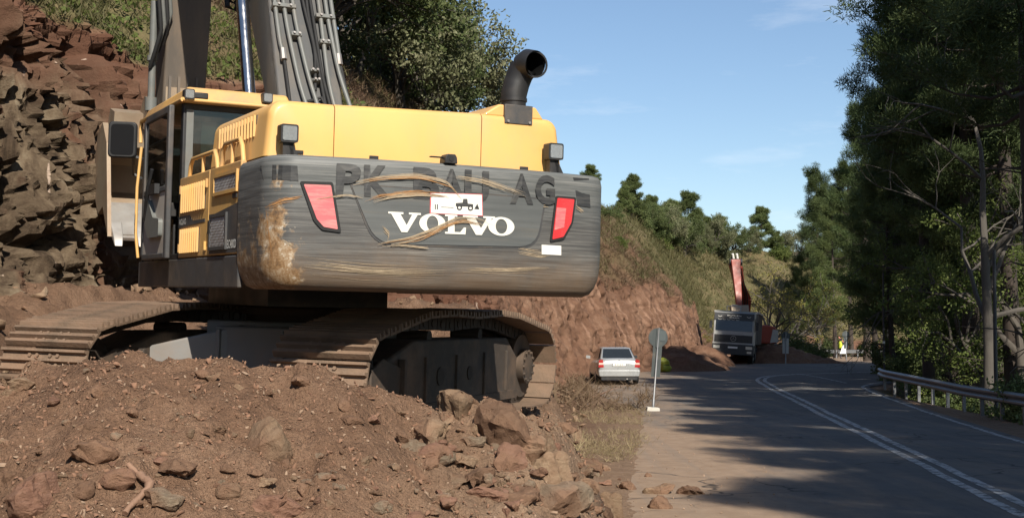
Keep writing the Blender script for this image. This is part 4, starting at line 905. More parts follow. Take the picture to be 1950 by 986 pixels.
tmp = shoe.build('tmp', M_shoe); shoe_mesh = tmp.data; bpy.data.objects.remove(tmp)
link = MB(); 
for wy in (-0.11, 0.11): link.box(-pl * 0.95, pl * 0.95, wy - 0.03, wy + 0.03, -0.13, 0.0)
link.cyl((0, -0.15, -0.07), (0, 0.15, -0.07), 0.04, 8)
tmp = link.build('tmp', M_chain); link_mesh = tmp.data; bpy.data.objects.remove(tmp)
for sd in (-1, 1):
    TR = new_obj('track', None, EX)
    for k in range(NS):
        s = (k + 0.37) * pitch; c = lp(s); t = lp(s + 0.05) - lp(s - 0.05); t /= np.linalg.norm(t); nout = np.array([-t[1], t[0]])
        if nout @ (c - np.array([0, 0.5])) < 0: nout = -nout
        U3, W3, N3 = np.array(uc(t[0], 0, t[1])), np.array(uc(0, 1, 0)), np.array(uc(nout[0], 0, nout[1]))
        if np.cross(U3, W3) @ N3 < 0: U3 = -U3
        o3 = np.array(uc(c[0], sd * GA, c[1]))
        mw = Matrix([[U3[i], W3[i], N3[i], o3[i]] for i in range(3)] + [[0, 0, 0, 1]])
        o = new_obj('track_shoe', shoe_mesh, TR); o.matrix_local = mw
        o = new_obj('track_link', link_mesh, TR); o.matrix_local = mw
    b = UB(); wi, wo_ = sd * GA - 0.24, sd * GA + 0.24
    pol = [(-1.75, 0.24), (1.8, 0.24), (1.8, 0.62), (1.45, 0.84), (-1.15, 0.86), (-1.75, 0.70)]
    V = [(u, w, z) for w in (wi, wo_) for (u, z) in pol]; n = len(pol)
    b.add(V, [tuple(range(n)), tuple(range(2*n-1, n-1, -1))] + [(i, i+n, (i+1) % n + n, (i+1) % n) for i in range(n)]); SF = b.build('track_frame', M_frame, EX, 0.02)
    b = UB(); 
    for w in (wi - 0.03, wo_): b.box(-1.9, 1.75, w, w + 0.03, 0.17, 0.26)
    b.build('roller_guard', M_frame, SF)
    for uu in (-0.9, -0.1, 0.7, 1.4):
        b = UB(); b.box(uu, uu + 0.04, wi - 0.025, wo_ + 0.025, 0.26, 0.70); b.build('rib', M_frame, SF, 0.006)
    for uu, r_ in ((-0.5, 0.09), (0.3, 0.07)):
        b = UB(); b.tube([(uu, wo_ - 0.02, 0.5), (uu, wo_ + 0.012, 0.5)], r_, 16); b.build('access_cover', M_chain, SF)
    for w in (wi - 0.035, wo_ + 0.003):
        b = UB(); V = [(u, ww, z) for ww in (w, w + 0.03) for (u, z) in ((-2.15, 0.33), (-1.55, 0.27), (-1.5, 0.62), (-1.9, 0.72), (-2.15, 0.62))]; n = 5
        b.add(V, [tuple(range(n)), tuple(range(2*n-1, n-1, -1))] + [(i, i+n, (i+1) % n + n, (i+1) % n) for i in range(n)]); b.build('idler_guard', M_frame, SF, 0.01)
        b = UB(); b.box(-1.52, -1.46, w - (0.04 if w < sd * GA else 0), w + (0.07 if w > sd * GA else 0.03), 0.28, 0.70); b.build('rib', M_frame, SF, 0.006)
    for uu, rr_, nm in ((-2.18, 0.34, 'idler'), (2.18, 0.36, 'sprocket')):
        b = UB()
        if nm == 'sprocket':
            for k in range(21): a = 2 * math.pi * k / 21; b.tube([(uu + 0.34 * math.cos(a), sd * GA, 0.5 + 0.34 * math.sin(a)), (uu + 0.42 * math.cos(a), sd * GA, 0.5 + 0.42 * math.sin(a))], [0.04, 0.022], 6)
            for k in range(12): a = 2 * math.pi * k / 12; b.tube([(uu + 0.17 * math.cos(a), sd * GA - 0.27, 0.5 + 0.17 * math.sin(a)), (uu + 0.17 * math.cos(a), sd * GA + 0.27, 0.5 + 0.17 * math.sin(a))], 0.018, 6)
        b.tube([(uu, sd * GA - 0.17, 0.5), (uu, sd * GA + 0.17, 0.5)], rr_, 24); b.tube([(uu, sd * GA - 0.25, 0.5), (uu, sd * GA + 0.25, 0.5)], 0.2, 20); b.build(nm, M_frame if nm == 'sprocket' else M_chain, EX, smooth=40)
    for k in range(7):
        b = UB(); uu = -1.5 + k * 0.5; b.tube([(uu, sd * GA - 0.22, 0.2), (uu, sd * GA + 0.22, 0.2)], 0.11, 14); b.build('track_roller', M_chain, EX, smooth=40)
    for uu in (-0.62, 0.78):
        b = UB(); b.tube([(uu, sd * GA - 0.15, 0.88), (uu, sd * GA + 0.17, 0.88)], 0.065, 14); b.box(uu - 0.06, uu + 0.06, sd * GA - 0.05, sd * GA + 0.05, 0.72, 0.86); b.build('carrier_roller', M_chain, EX, smooth=40)
b = UB()
prof = [(-0.62, 0.50), (0.62, 0.50), (0.62, 1.02), (-0.62, 1.02)]
b.box(-0.75, 0.75, -0.85, 0.85, 0.55, 0.98)
for sgn in (-1, 1):
    for sd in (-1, 1):
        u0, u1 = sgn * 0.35, sgn * 1.22
        b.hexa([(u0, sd * 0.5, 0.5), (sgn * 0.95, sd * 0.35, 0.5), (u1 + sgn * 0.1, sd * 1.15, 0.30), (u1 - sgn * 0.5, sd * 1.15, 0.30), (u0, sd * 0.5, 0.96), (sgn * 0.95, sd * 0.35, 0.94), (u1 + sgn * 0.1, sd * 1.15, 0.72), (u1 - sgn * 0.5, sd * 1.15, 0.74)])
    b.box(min(sgn * 0.7, sgn * 1.0), max(sgn * 0.7, sgn * 1.0), -0.6, 0.6, 0.48, 0.93)
b.build('centre_frame', M_carbody, EX, 0.02)
for w_ in (-0.55, 0.15):
    b = UB(); b.box(-1.06, -1.0, w_, w_ + 0.04, 0.5, 0.9); b.build('frame_rib', M_carbody, EX, 0.006)
b = MB(); b.tube([(0, 0, 0.96), (0, 0, 1.34)], 0.72, 40); b.tube([(0, 0, 1.05), (0, 0, 1.12)], 0.80, 40); b.build('swing_bearing', M_chain, EX, smooth=40)
b = MB(); b.box(-0.85, 0.35, -1.15, 1.2, 1.14, 1.34); b.build('belly_frame', M_dgrey, EX)
# ------------------------------------------------------------------ spoil heaps beside the lorry
def heap(name, cx_, cy_, rx, ry, h, label, seed, m=M_heap):
    n, k = 40, 64; V = []
    for i in range(n + 1):
        for j in range(k):
            r = i / n; a = 2 * math.pi * j / k; V.append((cx_ + rx * r * math.cos(a), cy_ + ry * r * math.sin(a), (1 - r) ** 0.9 * h * (1 - 0.25 * (1 - r) ** 4)))
    V = np.array(V); V[:, 2] += zr(V[:, 1]) - 0.12 + 0.16 * h * fbm(np.c_[V[:, :2], 0 * V[:, 0] + seed], 1.1, 5, 0.55, seed)
    F = [(i * k + j, (i + 1) * k + j, (i + 1) * k + (j + 1) % k, i * k + (j + 1) % k) for i in range(n) for j in range(k)]
    o = np_mesh(name, V, F, m, smooth=True); tag(o, label, 'dirt heap'); return o
heap('dirt_heap', 8.2, 71.5, 3.2, 3.4, 1.6, 'cone of red earth spilled from the cut bank behind the round sign', 3)
heap('dirt_heap', 16.6, 87.5, 3.6, 3.0, 1.7, 'dark heap of spoil between the lorry and the far guardrail', 5)
heap('dirt_heap', 11.0, 78.5, 2.0, 2.4, 1.5, 'shadowed red spoil piled against the front corner of the lorry', 8)
heap('dirt_heap', 19.6, 86.0, 1.8, 1.2, 0.55, 'low ridge of clods at the end of the dark spoil heap', 11)

# ------------------------------------------------------------------ parked car
M_silver = mat('silver_car_paint', (0.40, 0.405, 0.40), 0.3, 0.4, var=0.04, scale=2, coat=0.5, dirt=(0.4, 0.33, 0.27), dirt_amt=0.25)
M_carglass = mat('car_glass', (0.02, 0.024, 0.028), 0.08, var=0.1)
M_tail = mat('car_tail_lamp', (0.35, 0.02, 0.02), 0.2, var=0.1, coat=0.5)
M_tailw = mat('car_lamp_clear', (0.60, 0.42, 0.36), 0.2, var=0.1, coat=0.5)
CAR = empty('parked_car', (4.12, 55.6, float(zr(55.6)) + 0.0), math.radians(1.5)); tag(CAR, 'silver saloon car parked below the red bank, seen from behind', 'car')
def loft(secs, npts, m, name, par, e=3.2):
    V = []
    for (y, hw, z0, z1, tp) in secs:
        for k in range(npts):
            a = 2 * math.pi * k / npts; c, s = math.cos(a), math.sin(a); X = hw * np.sign(c) * abs(c) ** (2 / e); Zq = np.sign(s) * abs(s) ** (2 / e)
            X *= 1 - tp * max(0, Zq); V.append((X, y, (z0 + z1) / 2 + (z1 - z0) / 2 * Zq))
    n = len(secs); b = MB(); b.add(V, [(i * npts + k, i * npts + (k + 1) % npts, (i + 1) * npts + (k + 1) % npts, (i + 1) * npts + k) for i in range(n - 1) for k in range(npts)] + [tuple(range(npts)), tuple(range(n * npts - 1, (n - 1) * npts - 1, -1))])
    return b.build(name, m, par, smooth=45)
body = loft([(-2.26, 0.62, 0.42, 0.76, 0), (-2.245, 0.74, 0.34, 0.90, .02), (-2.18, 0.80, 0.27, 0.99, .04), (-2.0, 0.84, 0.23, 1.02, .05), (-1.5, 0.86, 0.22, 1.02, .05), (0, 0.868, 0.22, 0.98, .04), (1.2, 0.86, 0.22, 0.93, .05), (1.8, 0.83, 0.24, 0.82, .06), (2.12, 0.76, 0.28, 0.70, .06), (2.25, 0.60, 0.36, 0.60, 0)], 28, M_silver, 'body', CAR, 4.5)
b = MB(); b.hexa([(-0.70, -1.72, 0.97), (0.70, -1.72, 0.97), (0.72, 1.15, 0.93), (-0.72, 1.15, 0.93), (-0.555, -0.98, 1.42), (0.555, -0.98, 1.42), (0.56, 0.22, 1.44), (-0.56, 0.22, 1.44)]); b.build('cabin', M_silver, CAR, 0.05, seg=3)
def pane(pts, par, name='window', m=M_carglass): b = MB(); b.add(pts, [tuple(range(len(pts)))]); return b.build(name, m, par)
pane([(-0.60, -1.652, 1.02), (0.60, -1.652, 1.02), (0.515, -1.075, 1.372), (-0.515, -1.075, 1.372)], CAR, 'rear_window')
pane([(0.735, -1.3, 1.0), (0.745, 0.95, 0.98), (0.60, 0.25, 1.38), (0.60, -0.9, 1.38)], CAR); pane([(-0.735, -1.3, 1.0), (-0.745, 0.95, 0.98), (-0.60, 0.25, 1.38), (-0.60, -0.9, 1.38)], CAR)
b = MB(); b.prism(rounded([(-0.78, 0.30), (0.78, 0.30), (0.82, 0.56), (-0.82, 0.56)], 0.06, 4), 'y', -2.31, -2.1); bp = b.build('rear_bumper', M_silver, CAR, 0.03)
b = MB(); b.box(-0.70, 0.70, -2.28, -1.9, 0.17, 0.29); b.build('bumper_valance', M_black, CAR)
for s in (-1, 1):
    b = MB(); b.prism([(s * 0.60, 0.66), (s * 0.81, 0.66), (s * 0.79, 0.94), (s * 0.64, 0.96)], 'y', -2.262, -2.12); tl = b.build('tail_lamp', M_tail, CAR)
    b = MB(); b.prism([(s * 0.61, 0.76), (s * 0.80, 0.76), (s * 0.79, 0.84), (s * 0.62, 0.84)], 'y', -2.266, -2.2); b.build('lamp_clear_band', M_tailw, tl)
    b = MB(); b.prism(rounded([(s * 0.88, 0.96), (s * 1.06, 0.98), (s * 1.05, 1.10), (s * 0.88, 1.08)], 0.03, 3), 'y', 0.70, 0.80); b.build('wing_mirror', M_silver if s < 0 else M_black, CAR)  # right-hand mirror gets black: its shade is put into the material
    for yy in (-1.28, 1.32):
        w_ = new_obj('wheel', None, CAR); w_.location = (s * 0.75, yy, 0.30)
        b = MB(); b.tube([(-0.1, 0, 0), (-0.08, 0, 0), (0.08, 0, 0), (0.1, 0, 0)], [0.26, 0.305, 0.305, 0.26], 24); b.build('tyre', M_rubber, w_, smooth=40)
        b = MB(); b.tube([(s * 0.098, 0, 0), (s * 0.108, 0, 0)], 0.2, 18); b.build('rim', M_steel, w_, smooth=40)
b = MB(); b.box(-0.27, 0.27, -2.272, -2.255, 0.70, 0.82); pl_ = b.build('number_plate', M_black, CAR)
b = MB(); b.box(-0.255, 0.255, -2.276, -2.2725, 0.712, 0.808); b.build('plate_face', M_white, pl_)
b = MB()
for k in range(5): b.box(-0.16 + k * 0.065, -0.13 + k * 0.065, -2.278, -2.2765, 0.735, 0.785)
b.build('plate_characters', M_pipe, pl_)
b = MB(); b.tube([(0.3, -2.3, 0.21), (0.3, -2.1, 0.21)], 0.03, 10); b.build('exhaust_tip', M_steel, CAR)
b = MB(); b.tube([(0, -0.8, 1.43), (0, -0.95, 1.60)], 0.008, 5); b.build('aerial', M_black, CAR)
b = MB(); b.ring((0, -2.255, 0.905), 'y', 0.035, 0.02, 0.012, 14); b.build('badge', M_steel, CAR)

# ------------------------------------------------------------------ tipper lorry
M_truckw = mat('lorry_white_paint', (0.33, 0.33, 0.315), 0.45, var=0.1, scale=3, dirt=(0.28, 0.22, 0.17), dirt_amt=0.5)
M_truckd = mat('lorry_dark_plastic', (0.030, 0.031, 0.033), 0.55, var=0.2, scale=4, dirt=(0.12, 0.09, 0.07), dirt_amt=0.35)
M_tip = mat('tipper_body_steel', (0.14, 0.135, 0.13), 0.65, 0.2, var=0.2, scale=2, dirt=(0.25, 0.16, 0.11), dirt_amt=0.6)
M_hl = mat('headlamp', (0.55, 0.55, 0.50), 0.15, 0.3, var=0.15, scale=20, coat=0.5)
TRK = empty('tipper_lorry', (13.05, 81.2, float(zr(81)) + 0.02)); TRK.rotation_euler = (0, math.radians(3.4), math.radians(-13))
tag(TRK, 'white and black tipper lorry facing us in the shade of the bend', 'lorry')
b = MB(); b.prism([(0.0, 0.62), (0.0, 1.80), (0.16, 2.95), (0.35, 3.06), (1.7, 3.06), (1.7, 0.62)], 'x', -1.2, 1.2); cabt = b.build('cab', M_truckw, TRK, 0.05, seg=3)
def fr(x0, x1, z0, z1, d=0.0): # strip on the sloping front, z above 1.8 leans back
    f = lambda z: (0.16 * (z - 1.8) / 1.15 if z > 1.8 else 0.0)
    return [(x0, f(z0) - d, z0), (x1, f(z0) - d, z0), (x1, f(z1) - d, z1), (x0, f(z1) - d, z1)]
def slab(x0, x1, z0, z1, m, name, par, d=0.012):
    b = MB(); q = fr(x0, x1, z0, z1, d); q2 = fr(x0, x1, z0, z1, -0.02); b.hexa([q[0], q[1], q2[1], q2[0], q[3], q[2], q2[2], q2[3]]); return b.build(name, m, par)
slab(-1.08, 1.08, 1.95, 2.62, M_carglass, 'windscreen', TRK); vis = slab(-1.17, 1.17, 2.60, 3.02, M_truckd, 'sun_visor', TRK, 0.06)
b = MB()
for k in range(9): b.box(-0.42 + k * 0.095, -0.355 + k * 0.095, -0.0, 0.006, 2.83 + 0.02 * (k % 2), 2.90 - 0.015 * (k % 3))
for k in range(6): b.box(-0.28 + k * 0.10, -0.22 + k * 0.10, -0.012, -0.004, 2.72, 2.765)
for k in range(5):
    b.tube([(-0.95 + k * 0.26, 0.03, 2.645), (-0.89 + k * 0.26, 0.025, 2.60), (-0.80 + k * 0.26, 0.025, 2.60), (-0.74 + k * 0.26, 0.03, 2.645)], 0.014, 5)
for sx_ in (-0.85, 0.85): b.tube([(sx_ - 0.12, -0.02, 2.82), (sx_, -0.025, 2.77), (sx_ + 0.12, -0.02, 2.82)], 0.014, 5)
for v_ in range(len(b.v)): x, y, z = b.v[v_]; b.v[v_] = (x, 0.16 * (z - 1.8) / 1.15 - 0.068 + min(y, 0.006) * 0.5, z)
b.build('visor_lettering', M_wlet, vis)
gr_ = slab(-1.12, 1.12, 1.27, 1.72, M_truckd, 'grille', TRK, 0.02)
for k in range(4): slab(-1.1, 1.1, 1.32 + k * 0.095, 1.36 + k * 0.095, M_black, 'grille_bar', gr_, 0.035)
b = MB(); b.ring((0, -0.045, 1.5), 'y', 0.17, 0.145, 0.02, 24)
for a in (90, 210, 330): b.hexa([(0.012 * math.cos(math.radians(a + 90)), -0.055, 1.5 + 0.012 * math.sin(math.radians(a + 90))), (0.15 * math.cos(math.radians(a)), -0.055, 1.5 + 0.15 * math.sin(math.radians(a))), (0.15 * math.cos(math.radians(a)), -0.036, 1.5 + 0.15 * math.sin(math.radians(a))), (0.012 * math.cos(math.radians(a + 90)), -0.036, 1.5 + 0.012 * math.sin(math.radians(a + 90))),
      (0.012 * math.cos(math.radians(a - 90)), -0.055, 1.5 + 0.012 * math.sin(math.radians(a - 90))), (0.152 * math.cos(math.radians(a)), -0.055, 1.505 + 0.15 * math.sin(math.radians(a))), (0.152 * math.cos(math.radians(a)), -0.036, 1.505 + 0.15 * math.sin(math.radians(a))), (0.012 * math.cos(math.radians(a - 90)), -0.036, 1.5 + 0.012 * math.sin(math.radians(a - 90)))])
b.build('badge', M_steel, gr_)
b = MB(); b.prism(rounded([(-1.22, 0.55), (1.22, 0.55), (1.22, 1.17), (-1.22, 1.17)], 0.06, 3), 'y', -0.22, 0.3); bm_ = b.build('bumper', M_truckd, TRK, 0.02)
slab(-1.2, 1.2, 1.18, 1.26, M_truckw, 'bumper_strip', TRK, 0.2)
for s in (-1, 1):
    b = MB(); b.box(s * 0.95 - 0.19, s * 0.95 + 0.19, -0.232, -0.2, 0.90, 1.07); b.build('headlamp', M_hl, TRK)
    b = MB(); b.box(s * 0.97 - 0.13, s * 0.97 + 0.13, -0.230, -0.2, 0.66, 0.78); b.build('fog_lamp', M_hl, TRK)
    b = MB(); b.box(s * 1.36 - 0.08, s * 1.36 + 0.08, -0.05, 0.05, 2.05, 2.5); b.tube([(s * 1.2, 0.1, 2.55), (s * 1.36, 0.0, 2.52), (s * 1.36, 0, 2.3)], 0.015, 6); b.build('mirror', M_black, TRK)
    for yy, x_ in ((1.25, 1.0), (4.6, 0.95), (5.95, 0.95)):
        w_ = new_obj('wheel', None, TRK); w_.location = (s * x_, yy, 0.52)
        b = MB(); b.tube([(-0.16, 0, 0), (-0.13, 0, 0), (0.13, 0, 0), (0.16, 0, 0)], [0.46, 0.52, 0.52, 0.46], 28); b.build('tyre', M_rubber, w_, smooth=40)
        b = MB(); b.tube([(s * 0.155, 0, 0), (s * 0.17, 0, 0)], 0.29, 20); b.build('rim', M_steel, w_, smooth=40)
    pane([(s * 1.204, 0.35, 1.95), (s * 1.204, 1.3, 1.95), (s * 1.204, 1.3, 2.75), (s * 1.204, 0.45, 2.75)], TRK, 'side_window')
    b = MB(); b.prism([(0.5, 0.45), (0.7, 1.15), (1.8, 1.15), (2.0, 0.45), (1.85, 0.45), (1.7, 1.05), (0.8, 1.05), (0.62, 0.45)], 'x', s * 1.0, s * 1.23); b.build('mudguard', M_truckd, TRK)
b = MB(); b.box(-0.28, 0.28, -0.236, -0.221, 0.93, 1.03); b.build('number_plate', M_white, TRK)
b = MB(); b.box(-0.5, 0.5, 0.3, 7.0, 0.55, 0.95); b.build('chassis', M_truckd, TRK)
b = MB()
b.hexa([(-1.22, 1.95, 1.2), (1.22, 1.95, 1.2), (1.22, 7.2, 1.2), (-1.22, 7.2, 1.2), (-1.3, 1.85, 3.05), (1.3, 1.85, 3.05), (1.3, 7.3, 3.05), (-1.3, 7.3, 3.05)]); tb = b.build('tipper_body', M_tip, TRK)
b = MB()
for q in ((-1.34, 1.34, 1.8, 1.92, 3.05, 3.17), (-1.36, -1.26, 1.9, 7.3, 3.05, 3.15), (1.26, 1.36, 1.9, 7.3, 3.05, 3.15)): b.box(*q)
b.box(-0.6, -0.55, 1.6, 1.68, 3.05, 3.42); b.box(0.22, 0.27, 1.6, 1.68, 3.05, 3.42); b.box(-0.6, 0.27, 1.6, 1.68, 3.42, 3.47); b.box(-0.28, 0.02, 1.55, 1.75, 3.47, 3.56); b.build('tipper_rim', M_truckw, TRK)
for k in range(6):
    for s in (-1, 1): b = MB(); b.box(s * 1.29 - 0.05, s * 1.29 + 0.05, 2.3 + k * 0.85, 2.4 + k * 0.85, 1.2, 3.04); b.build('body_rib', M_tip, tb)

# ------------------------------------------------------------------ red excavator behind the lorry
M_redp = mat('red_machine_paint', (0.24, 0.035, 0.018), 0.5, var=0.2, scale=3, dirt=(0.12, 0.05, 0.035), dirt_amt=0.4)
RX = empty('excavator', (16.6, 92.5, float(zr(92))), 0.0); tag(RX, 'red crawler excavator loading the lorry from behind, boom raised', 'excavator')
b = MB(); b.prism([(-1.3, 1.25), (1.0, 1.25), (1.15, 1.7), (1.0, 2.35), (0.4, 2.5), (-1.3, 2.3)], 'y', -1.3, 1.3); b.build('house', M_redp, RX, 0.08)
b = MB(); b.prism([(0.6, 1.3), (1.14, 1.35), (1.16, 2.1), (0.8, 2.2)], 'y', -1.34, -1.30); b.build('counterweight_stripe', M_truckw, RX)
b = MB(); b.box(-1.35, -0.2, -1.35, -0.3, 1.3, 2.95); b.build('cab', M_truckd, RX, 0.06)
for s in (-1, 1):
    b = MB(); b.prism(rounded([(-1.6, 0.0), (1.3, 0.0), (1.3, 0.9), (-1.6, 0.9)], 0.4, 5), 'y', s * 1.1 - 0.3, s * 1.1 + 0.3); b.build('track', M_chain, RX)
b = MB(); b.cyl((0, 0, 0.5), (0, 0, 1.3), 0.7, 20); b.build('swing_bearing', M_chain, RX)
def beam(p0, p1, w0, w1, d0, d1, m, name, par):
    p0, p1 = np.array(p0, float), np.array(p1, float); t = p1 - p0; t /= np.linalg.norm(t); a = np.cross(t, [0, 1, 0]); a /= np.linalg.norm(a); c = np.cross(t, a)
    V = [p + sa * a * w / 2 + sc * c * d / 2 for p, w, d in ((p0, w0, d0), (p1, w1, d1)) for sa, sc in ((-1, -1), (1, -1), (1, 1), (-1, 1))]
    b = MB(); b.hexa(V); return b.build(name, m, par, 0.03)
for k in range(3): b = MB(); b.tube([(-1.35 + k * 0.16, -1.9, 2.6), (-1.45 + k * 0.16, -2.85, 4.3), (-2.15 + k * 0.1, -4.6, 6.35)], 0.035, 6); b.build('hydraulic_pipe', M_rubber, RX)
b = MB(); b.cyl((-2.55, -4.5, 6.5), (-1.75, -4.5, 6.5), 0.22, 14); b.build('boom_pivot', M_truckd, RX)
bo_ = beam((-1.15, -1.2, 1.6), (-1.25, -2.4, 4.2), 0.6, 0.8, 0.5, 0.55, M_redp, 'boom', RX); beam((-1.25, -2.4, 4.15), (-2.4, -4.4, 6.4), 0.8, 0.38, 0.5, 0.4, M_redp, 'boom_tip', RX)
beam((-2.2, -4.6, 6.6), (-2.15, -5.6, 3.6), 0.6, 0.35, 0.5, 0.4, M_redp, 'arm', RX)
for k in (-0.13, 0.13):
    b = MB(); b.cyl((-1.95 + k, -4.0, 5.9), (-2.2 + k, -4.4, 7.05), 0.075, 10); b.build('cylinder_rod', M_white, RX)
    b = MB(); b.cyl((-1.75 + k * 2, -3.2, 5.2), (-2.0 + k * 2, -4.1, 6.2), 0.10, 10); b.build('cylinder_barrel', M_redp, RX)
b = MB(); b.prism([(-5.2, 2.5), (-5.9, 2.6), (-6.2, 3.1), (-5.9, 3.7), (-5.3, 3.7)], 'x', -2.7, -1.6); b.build('bucket', M_bucket, RX)

# ------------------------------------------------------------------ road signs seen from behind
M_signback = mat('sign_back_grey', (0.045, 0.055, 0.055), 0.6, 0.1, var=0.15, scale=5, dirt=(0.2, 0.17, 0.13), dirt_amt=0.4)
M_signpatch = mat('sign_patch_dark', (0.06, 0.075, 0.075), 0.6, var=0.1)
M_galv = mat('galvanised_steel', (0.22, 0.225, 0.23), 0.5, 0.6, var=0.2, scale=8, dirt=(0.25, 0.22, 0.19), dirt_amt=0.5)
M_conc = mat('pale_concrete', (0.50, 0.47, 0.41), 0.85, var=0.15, scale=9, bump=0.2)
def sign(loc, lean, h, boards, label, base=True, s=1.0, bmat=M_galv):
    e = empty('road_sign', loc); e.rotation_euler = (0, lean, 0); e.scale = (s, s, s); tag(e, label, 'road sign', 'temporary signs along the road')
    b = MB(); b.tube([(0, 0, 0.0), (0, 0, 0.35), (0, 0, 0.36), (0, 0, h)], [0.036, 0.036, 0.028, 0.028], 10); b.build('post', M_galv, e, smooth=40)
    b = MB(); b.prism([(0.27 * math.cos(2 * math.pi * k / 28), h - 0.28 + 0.27 * math.sin(2 * math.pi * k / 28)) for k in range(28)], 'y', 0.032, 0.05); pl = b.build('sign_plate', M_signback, e)
    b = MB(); b.box(0.04, 0.21, 0.022, 0.0315, h - 0.36, h - 0.08); b.build('plate_patch', M_signpatch, pl)
    b = MB(); b.box(-0.05, 0.05, 0.0, 0.031, h - 0.55, h - 0.02); b.build('plate_rail', M_signpatch, pl)
    for x0, x1, z0, z1 in boards:
        b = MB(); b.box(x0, x1, 0.03, 0.05, z0, z1); b.build('chevron_board', bmat, e)
    if base: b = MB(); b.prism(rounded([(-0.18, 0), (0.18, 0), (0.17, 0.14), (-0.17, 0.14)], 0.03, 3), 'y', -0.17, 0.17); b.build('base_block', M_conc, e, 0.02)
    return e
p = hit(1243, 784); print('sign', p)
sign((p[0], p[1], p[2] - 0.01), math.radians(4.6), 2.36, [(-0.12, -0.02, 0.98, 1.86), (0.02, 0.13, 0.98, 1.90)], 'round grey sign back on a leaning post with a concrete foot at the road edge', bmat=M_signback)
p = at_y(1496, 692, 83.0); sign((p[0], p[1], float(zr(83))), 0.02, 1.95, [(-0.19, -0.03, 0.62, 1.55), (0.03, 0.19, 0.62, 1.55)], 'small round sign with two pale boards standing beside the dark spoil heap', False, bmat=M_truckw)
p = at_y(1612, 690, 100.0); sign((p[0], p[1], float(zr(100))), -0.01, 2.2, [(-0.16, 0.16, 0.9, 2.1)], 'narrow dark sign post in front of the worker in the yellow vest', False, bmat=M_signpatch)
# sack on the ground behind the round sign
p = at_y(1264, 692, 68.0); e = empty('refuse_sack', (p[0], 68.0, float(zr(68)) - 0.02)); tag(e, 'bright yellow-green sack on the ground behind the round sign', 'sack')
M_sack = mat('yellow_green_plastic', (0.27, 0.29, 0.025), 0.45, var=0.3, scale=6, bump=0.5, bscale=9, bdist=0.05)
V = []
for i in range(15):
    for j in range(20):
        t = i / 14; a = 2 * math.pi * j / 20; r = np.interp(t, [0, 0.08, 0.3, 0.5, 0.62, 0.8, 0.95, 1], [0.12, 0.27, 0.30, 0.22, 0.25, 0.26, 0.12, 0.03]) * (1 + 0.12 * math.sin(3 * a + 4 * t)); V.append((r * math.cos(a) + 0.06 * math.sin(t * 5), r * math.sin(a), t * 0.74))
b = MB(); b.add(V, [(i * 20 + j, i * 20 + (j + 1) % 20, (i + 1) * 20 + (j + 1) % 20, (i + 1) * 20 + j) for i in range(14) for j in range(20)] + [tuple(range(19, -1, -1)), tuple(range(280, 300))]); b.build('bag', M_sack, e, smooth=60)
b = MB(); b.ring((0.06 * math.sin(2.5), 0, 0.37), 'z', 0.24, 0.20, 0.03, 16); b.build('tie', M_black, e)

# ------------------------------------------------------------------ guardrails
def guardrail(path, zoff, label, spacing=2.0, ground=None):
    pl = resample(path, 160); s = np.r_[0, np.cumsum(np.hypot(*np.diff(pl, axis=0).T))]; t = np.gradient(pl, axis=0); t /= np.linalg.norm(t, axis=1)[:, None]; n = np.stack([-t[:, 1], t[:, 0]], 1)
    zg = ground(pl)
    e = empty('guardrail', (pl[0, 0], pl[0, 1], float(zg[0]))); tag(e, label, 'guardrail'); o3 = np.array([pl[0, 0], pl[0, 1], zg[0]])
    prof = [(0.0, 0.0), (0.045, 0.02), (0.08, 0.05), (0.08, 0.09), (0.02, 0.135), (0.0, 0.155), (0.02, 0.175), (0.08, 0.22), (0.08, 0.26), (0.045, 0.29), (0.0, 0.31)]
    prof = prof + [(x - 0.012, z) for x, z in prof[::-1]]; k = len(prof)
    V = np.array([[(*(pl[i] + n[i] * q[0]), zg[i] + zoff + q[1]) for q in prof] for i in range(len(pl))]).reshape(-1, 3) - o3
    b = MB(); b.add(V, [(i * k + j, i * k + (j + 1) % k, (i + 1) * k + (j + 1) % k, (i + 1) * k + j) for i in range(len(pl) - 1) for j in range(k)] + [tuple(range(k)), tuple(range(len(V) - 1, len(V) - k - 1, -1))]); b.build('rail_beam', M_galv, e, smooth=30)
    b = MB(); b.box(-0.05, 0.05, -0.09, -0.0, -0.5, zoff + 0.27)
    tmp = b.build('tmp', M_galv); pm = tmp.data; bpy.data.objects.remove(tmp)
    d = 0.4
    while d < s[-1]:
        x, y = np.interp(d, s, pl[:, 0]), np.interp(d, s, pl[:, 1]); i = int(np.argmin(np.abs(s - d)))
        q = new_obj('post', pm, e); nn = n[i]; q.location = Vector((x, y, zg[i])) - Vector(o3) - Vector((nn[0] * 0.012, nn[1] * 0.012, 0)); q.rotation_euler = (0, 0, math.atan2(t[i][1], t[i][0])); d += spacing
    return e
guardrail([(10.2, 8), (10.9, 20), (12.0, 32), (12.9, 42), (13.55, 50.0), (14.0, 52.2)], 0.46, 'grey crash barrier on posts along the inside of the bend', 2.0, lambda q: zr(q[:, 1]) - 0.05)
guardrail([(24.5, 121), (30, 122), (36, 122.5), (44, 121), (52, 118)], 0.45, 'far crash barrier across the road behind the worker', 2.0, lambda q: zr(q[:, 1]))
def verge_pole(px, py, Y, h, r, label, band=None):
    p = at_y(px, py, Y); z = gz(p[0], p[1]); e = empty('pole', (p[0], p[1], z - 0.1)); tag(e, label, 'pole')
    b = MB(); b.tube([(0, 0, 0), (0.0, 0, h * 0.5), (0.02, 0, h)], [r, r * 0.95, r * 0.8], 10); b.build('shaft', M_truckd, e, smooth=40)
    if band: b = MB(); b.ring((0, 0, band), 'z', r + 0.008, r - 0.005, 0.1, 10); b.build('reflector_band', M_wlet, e)
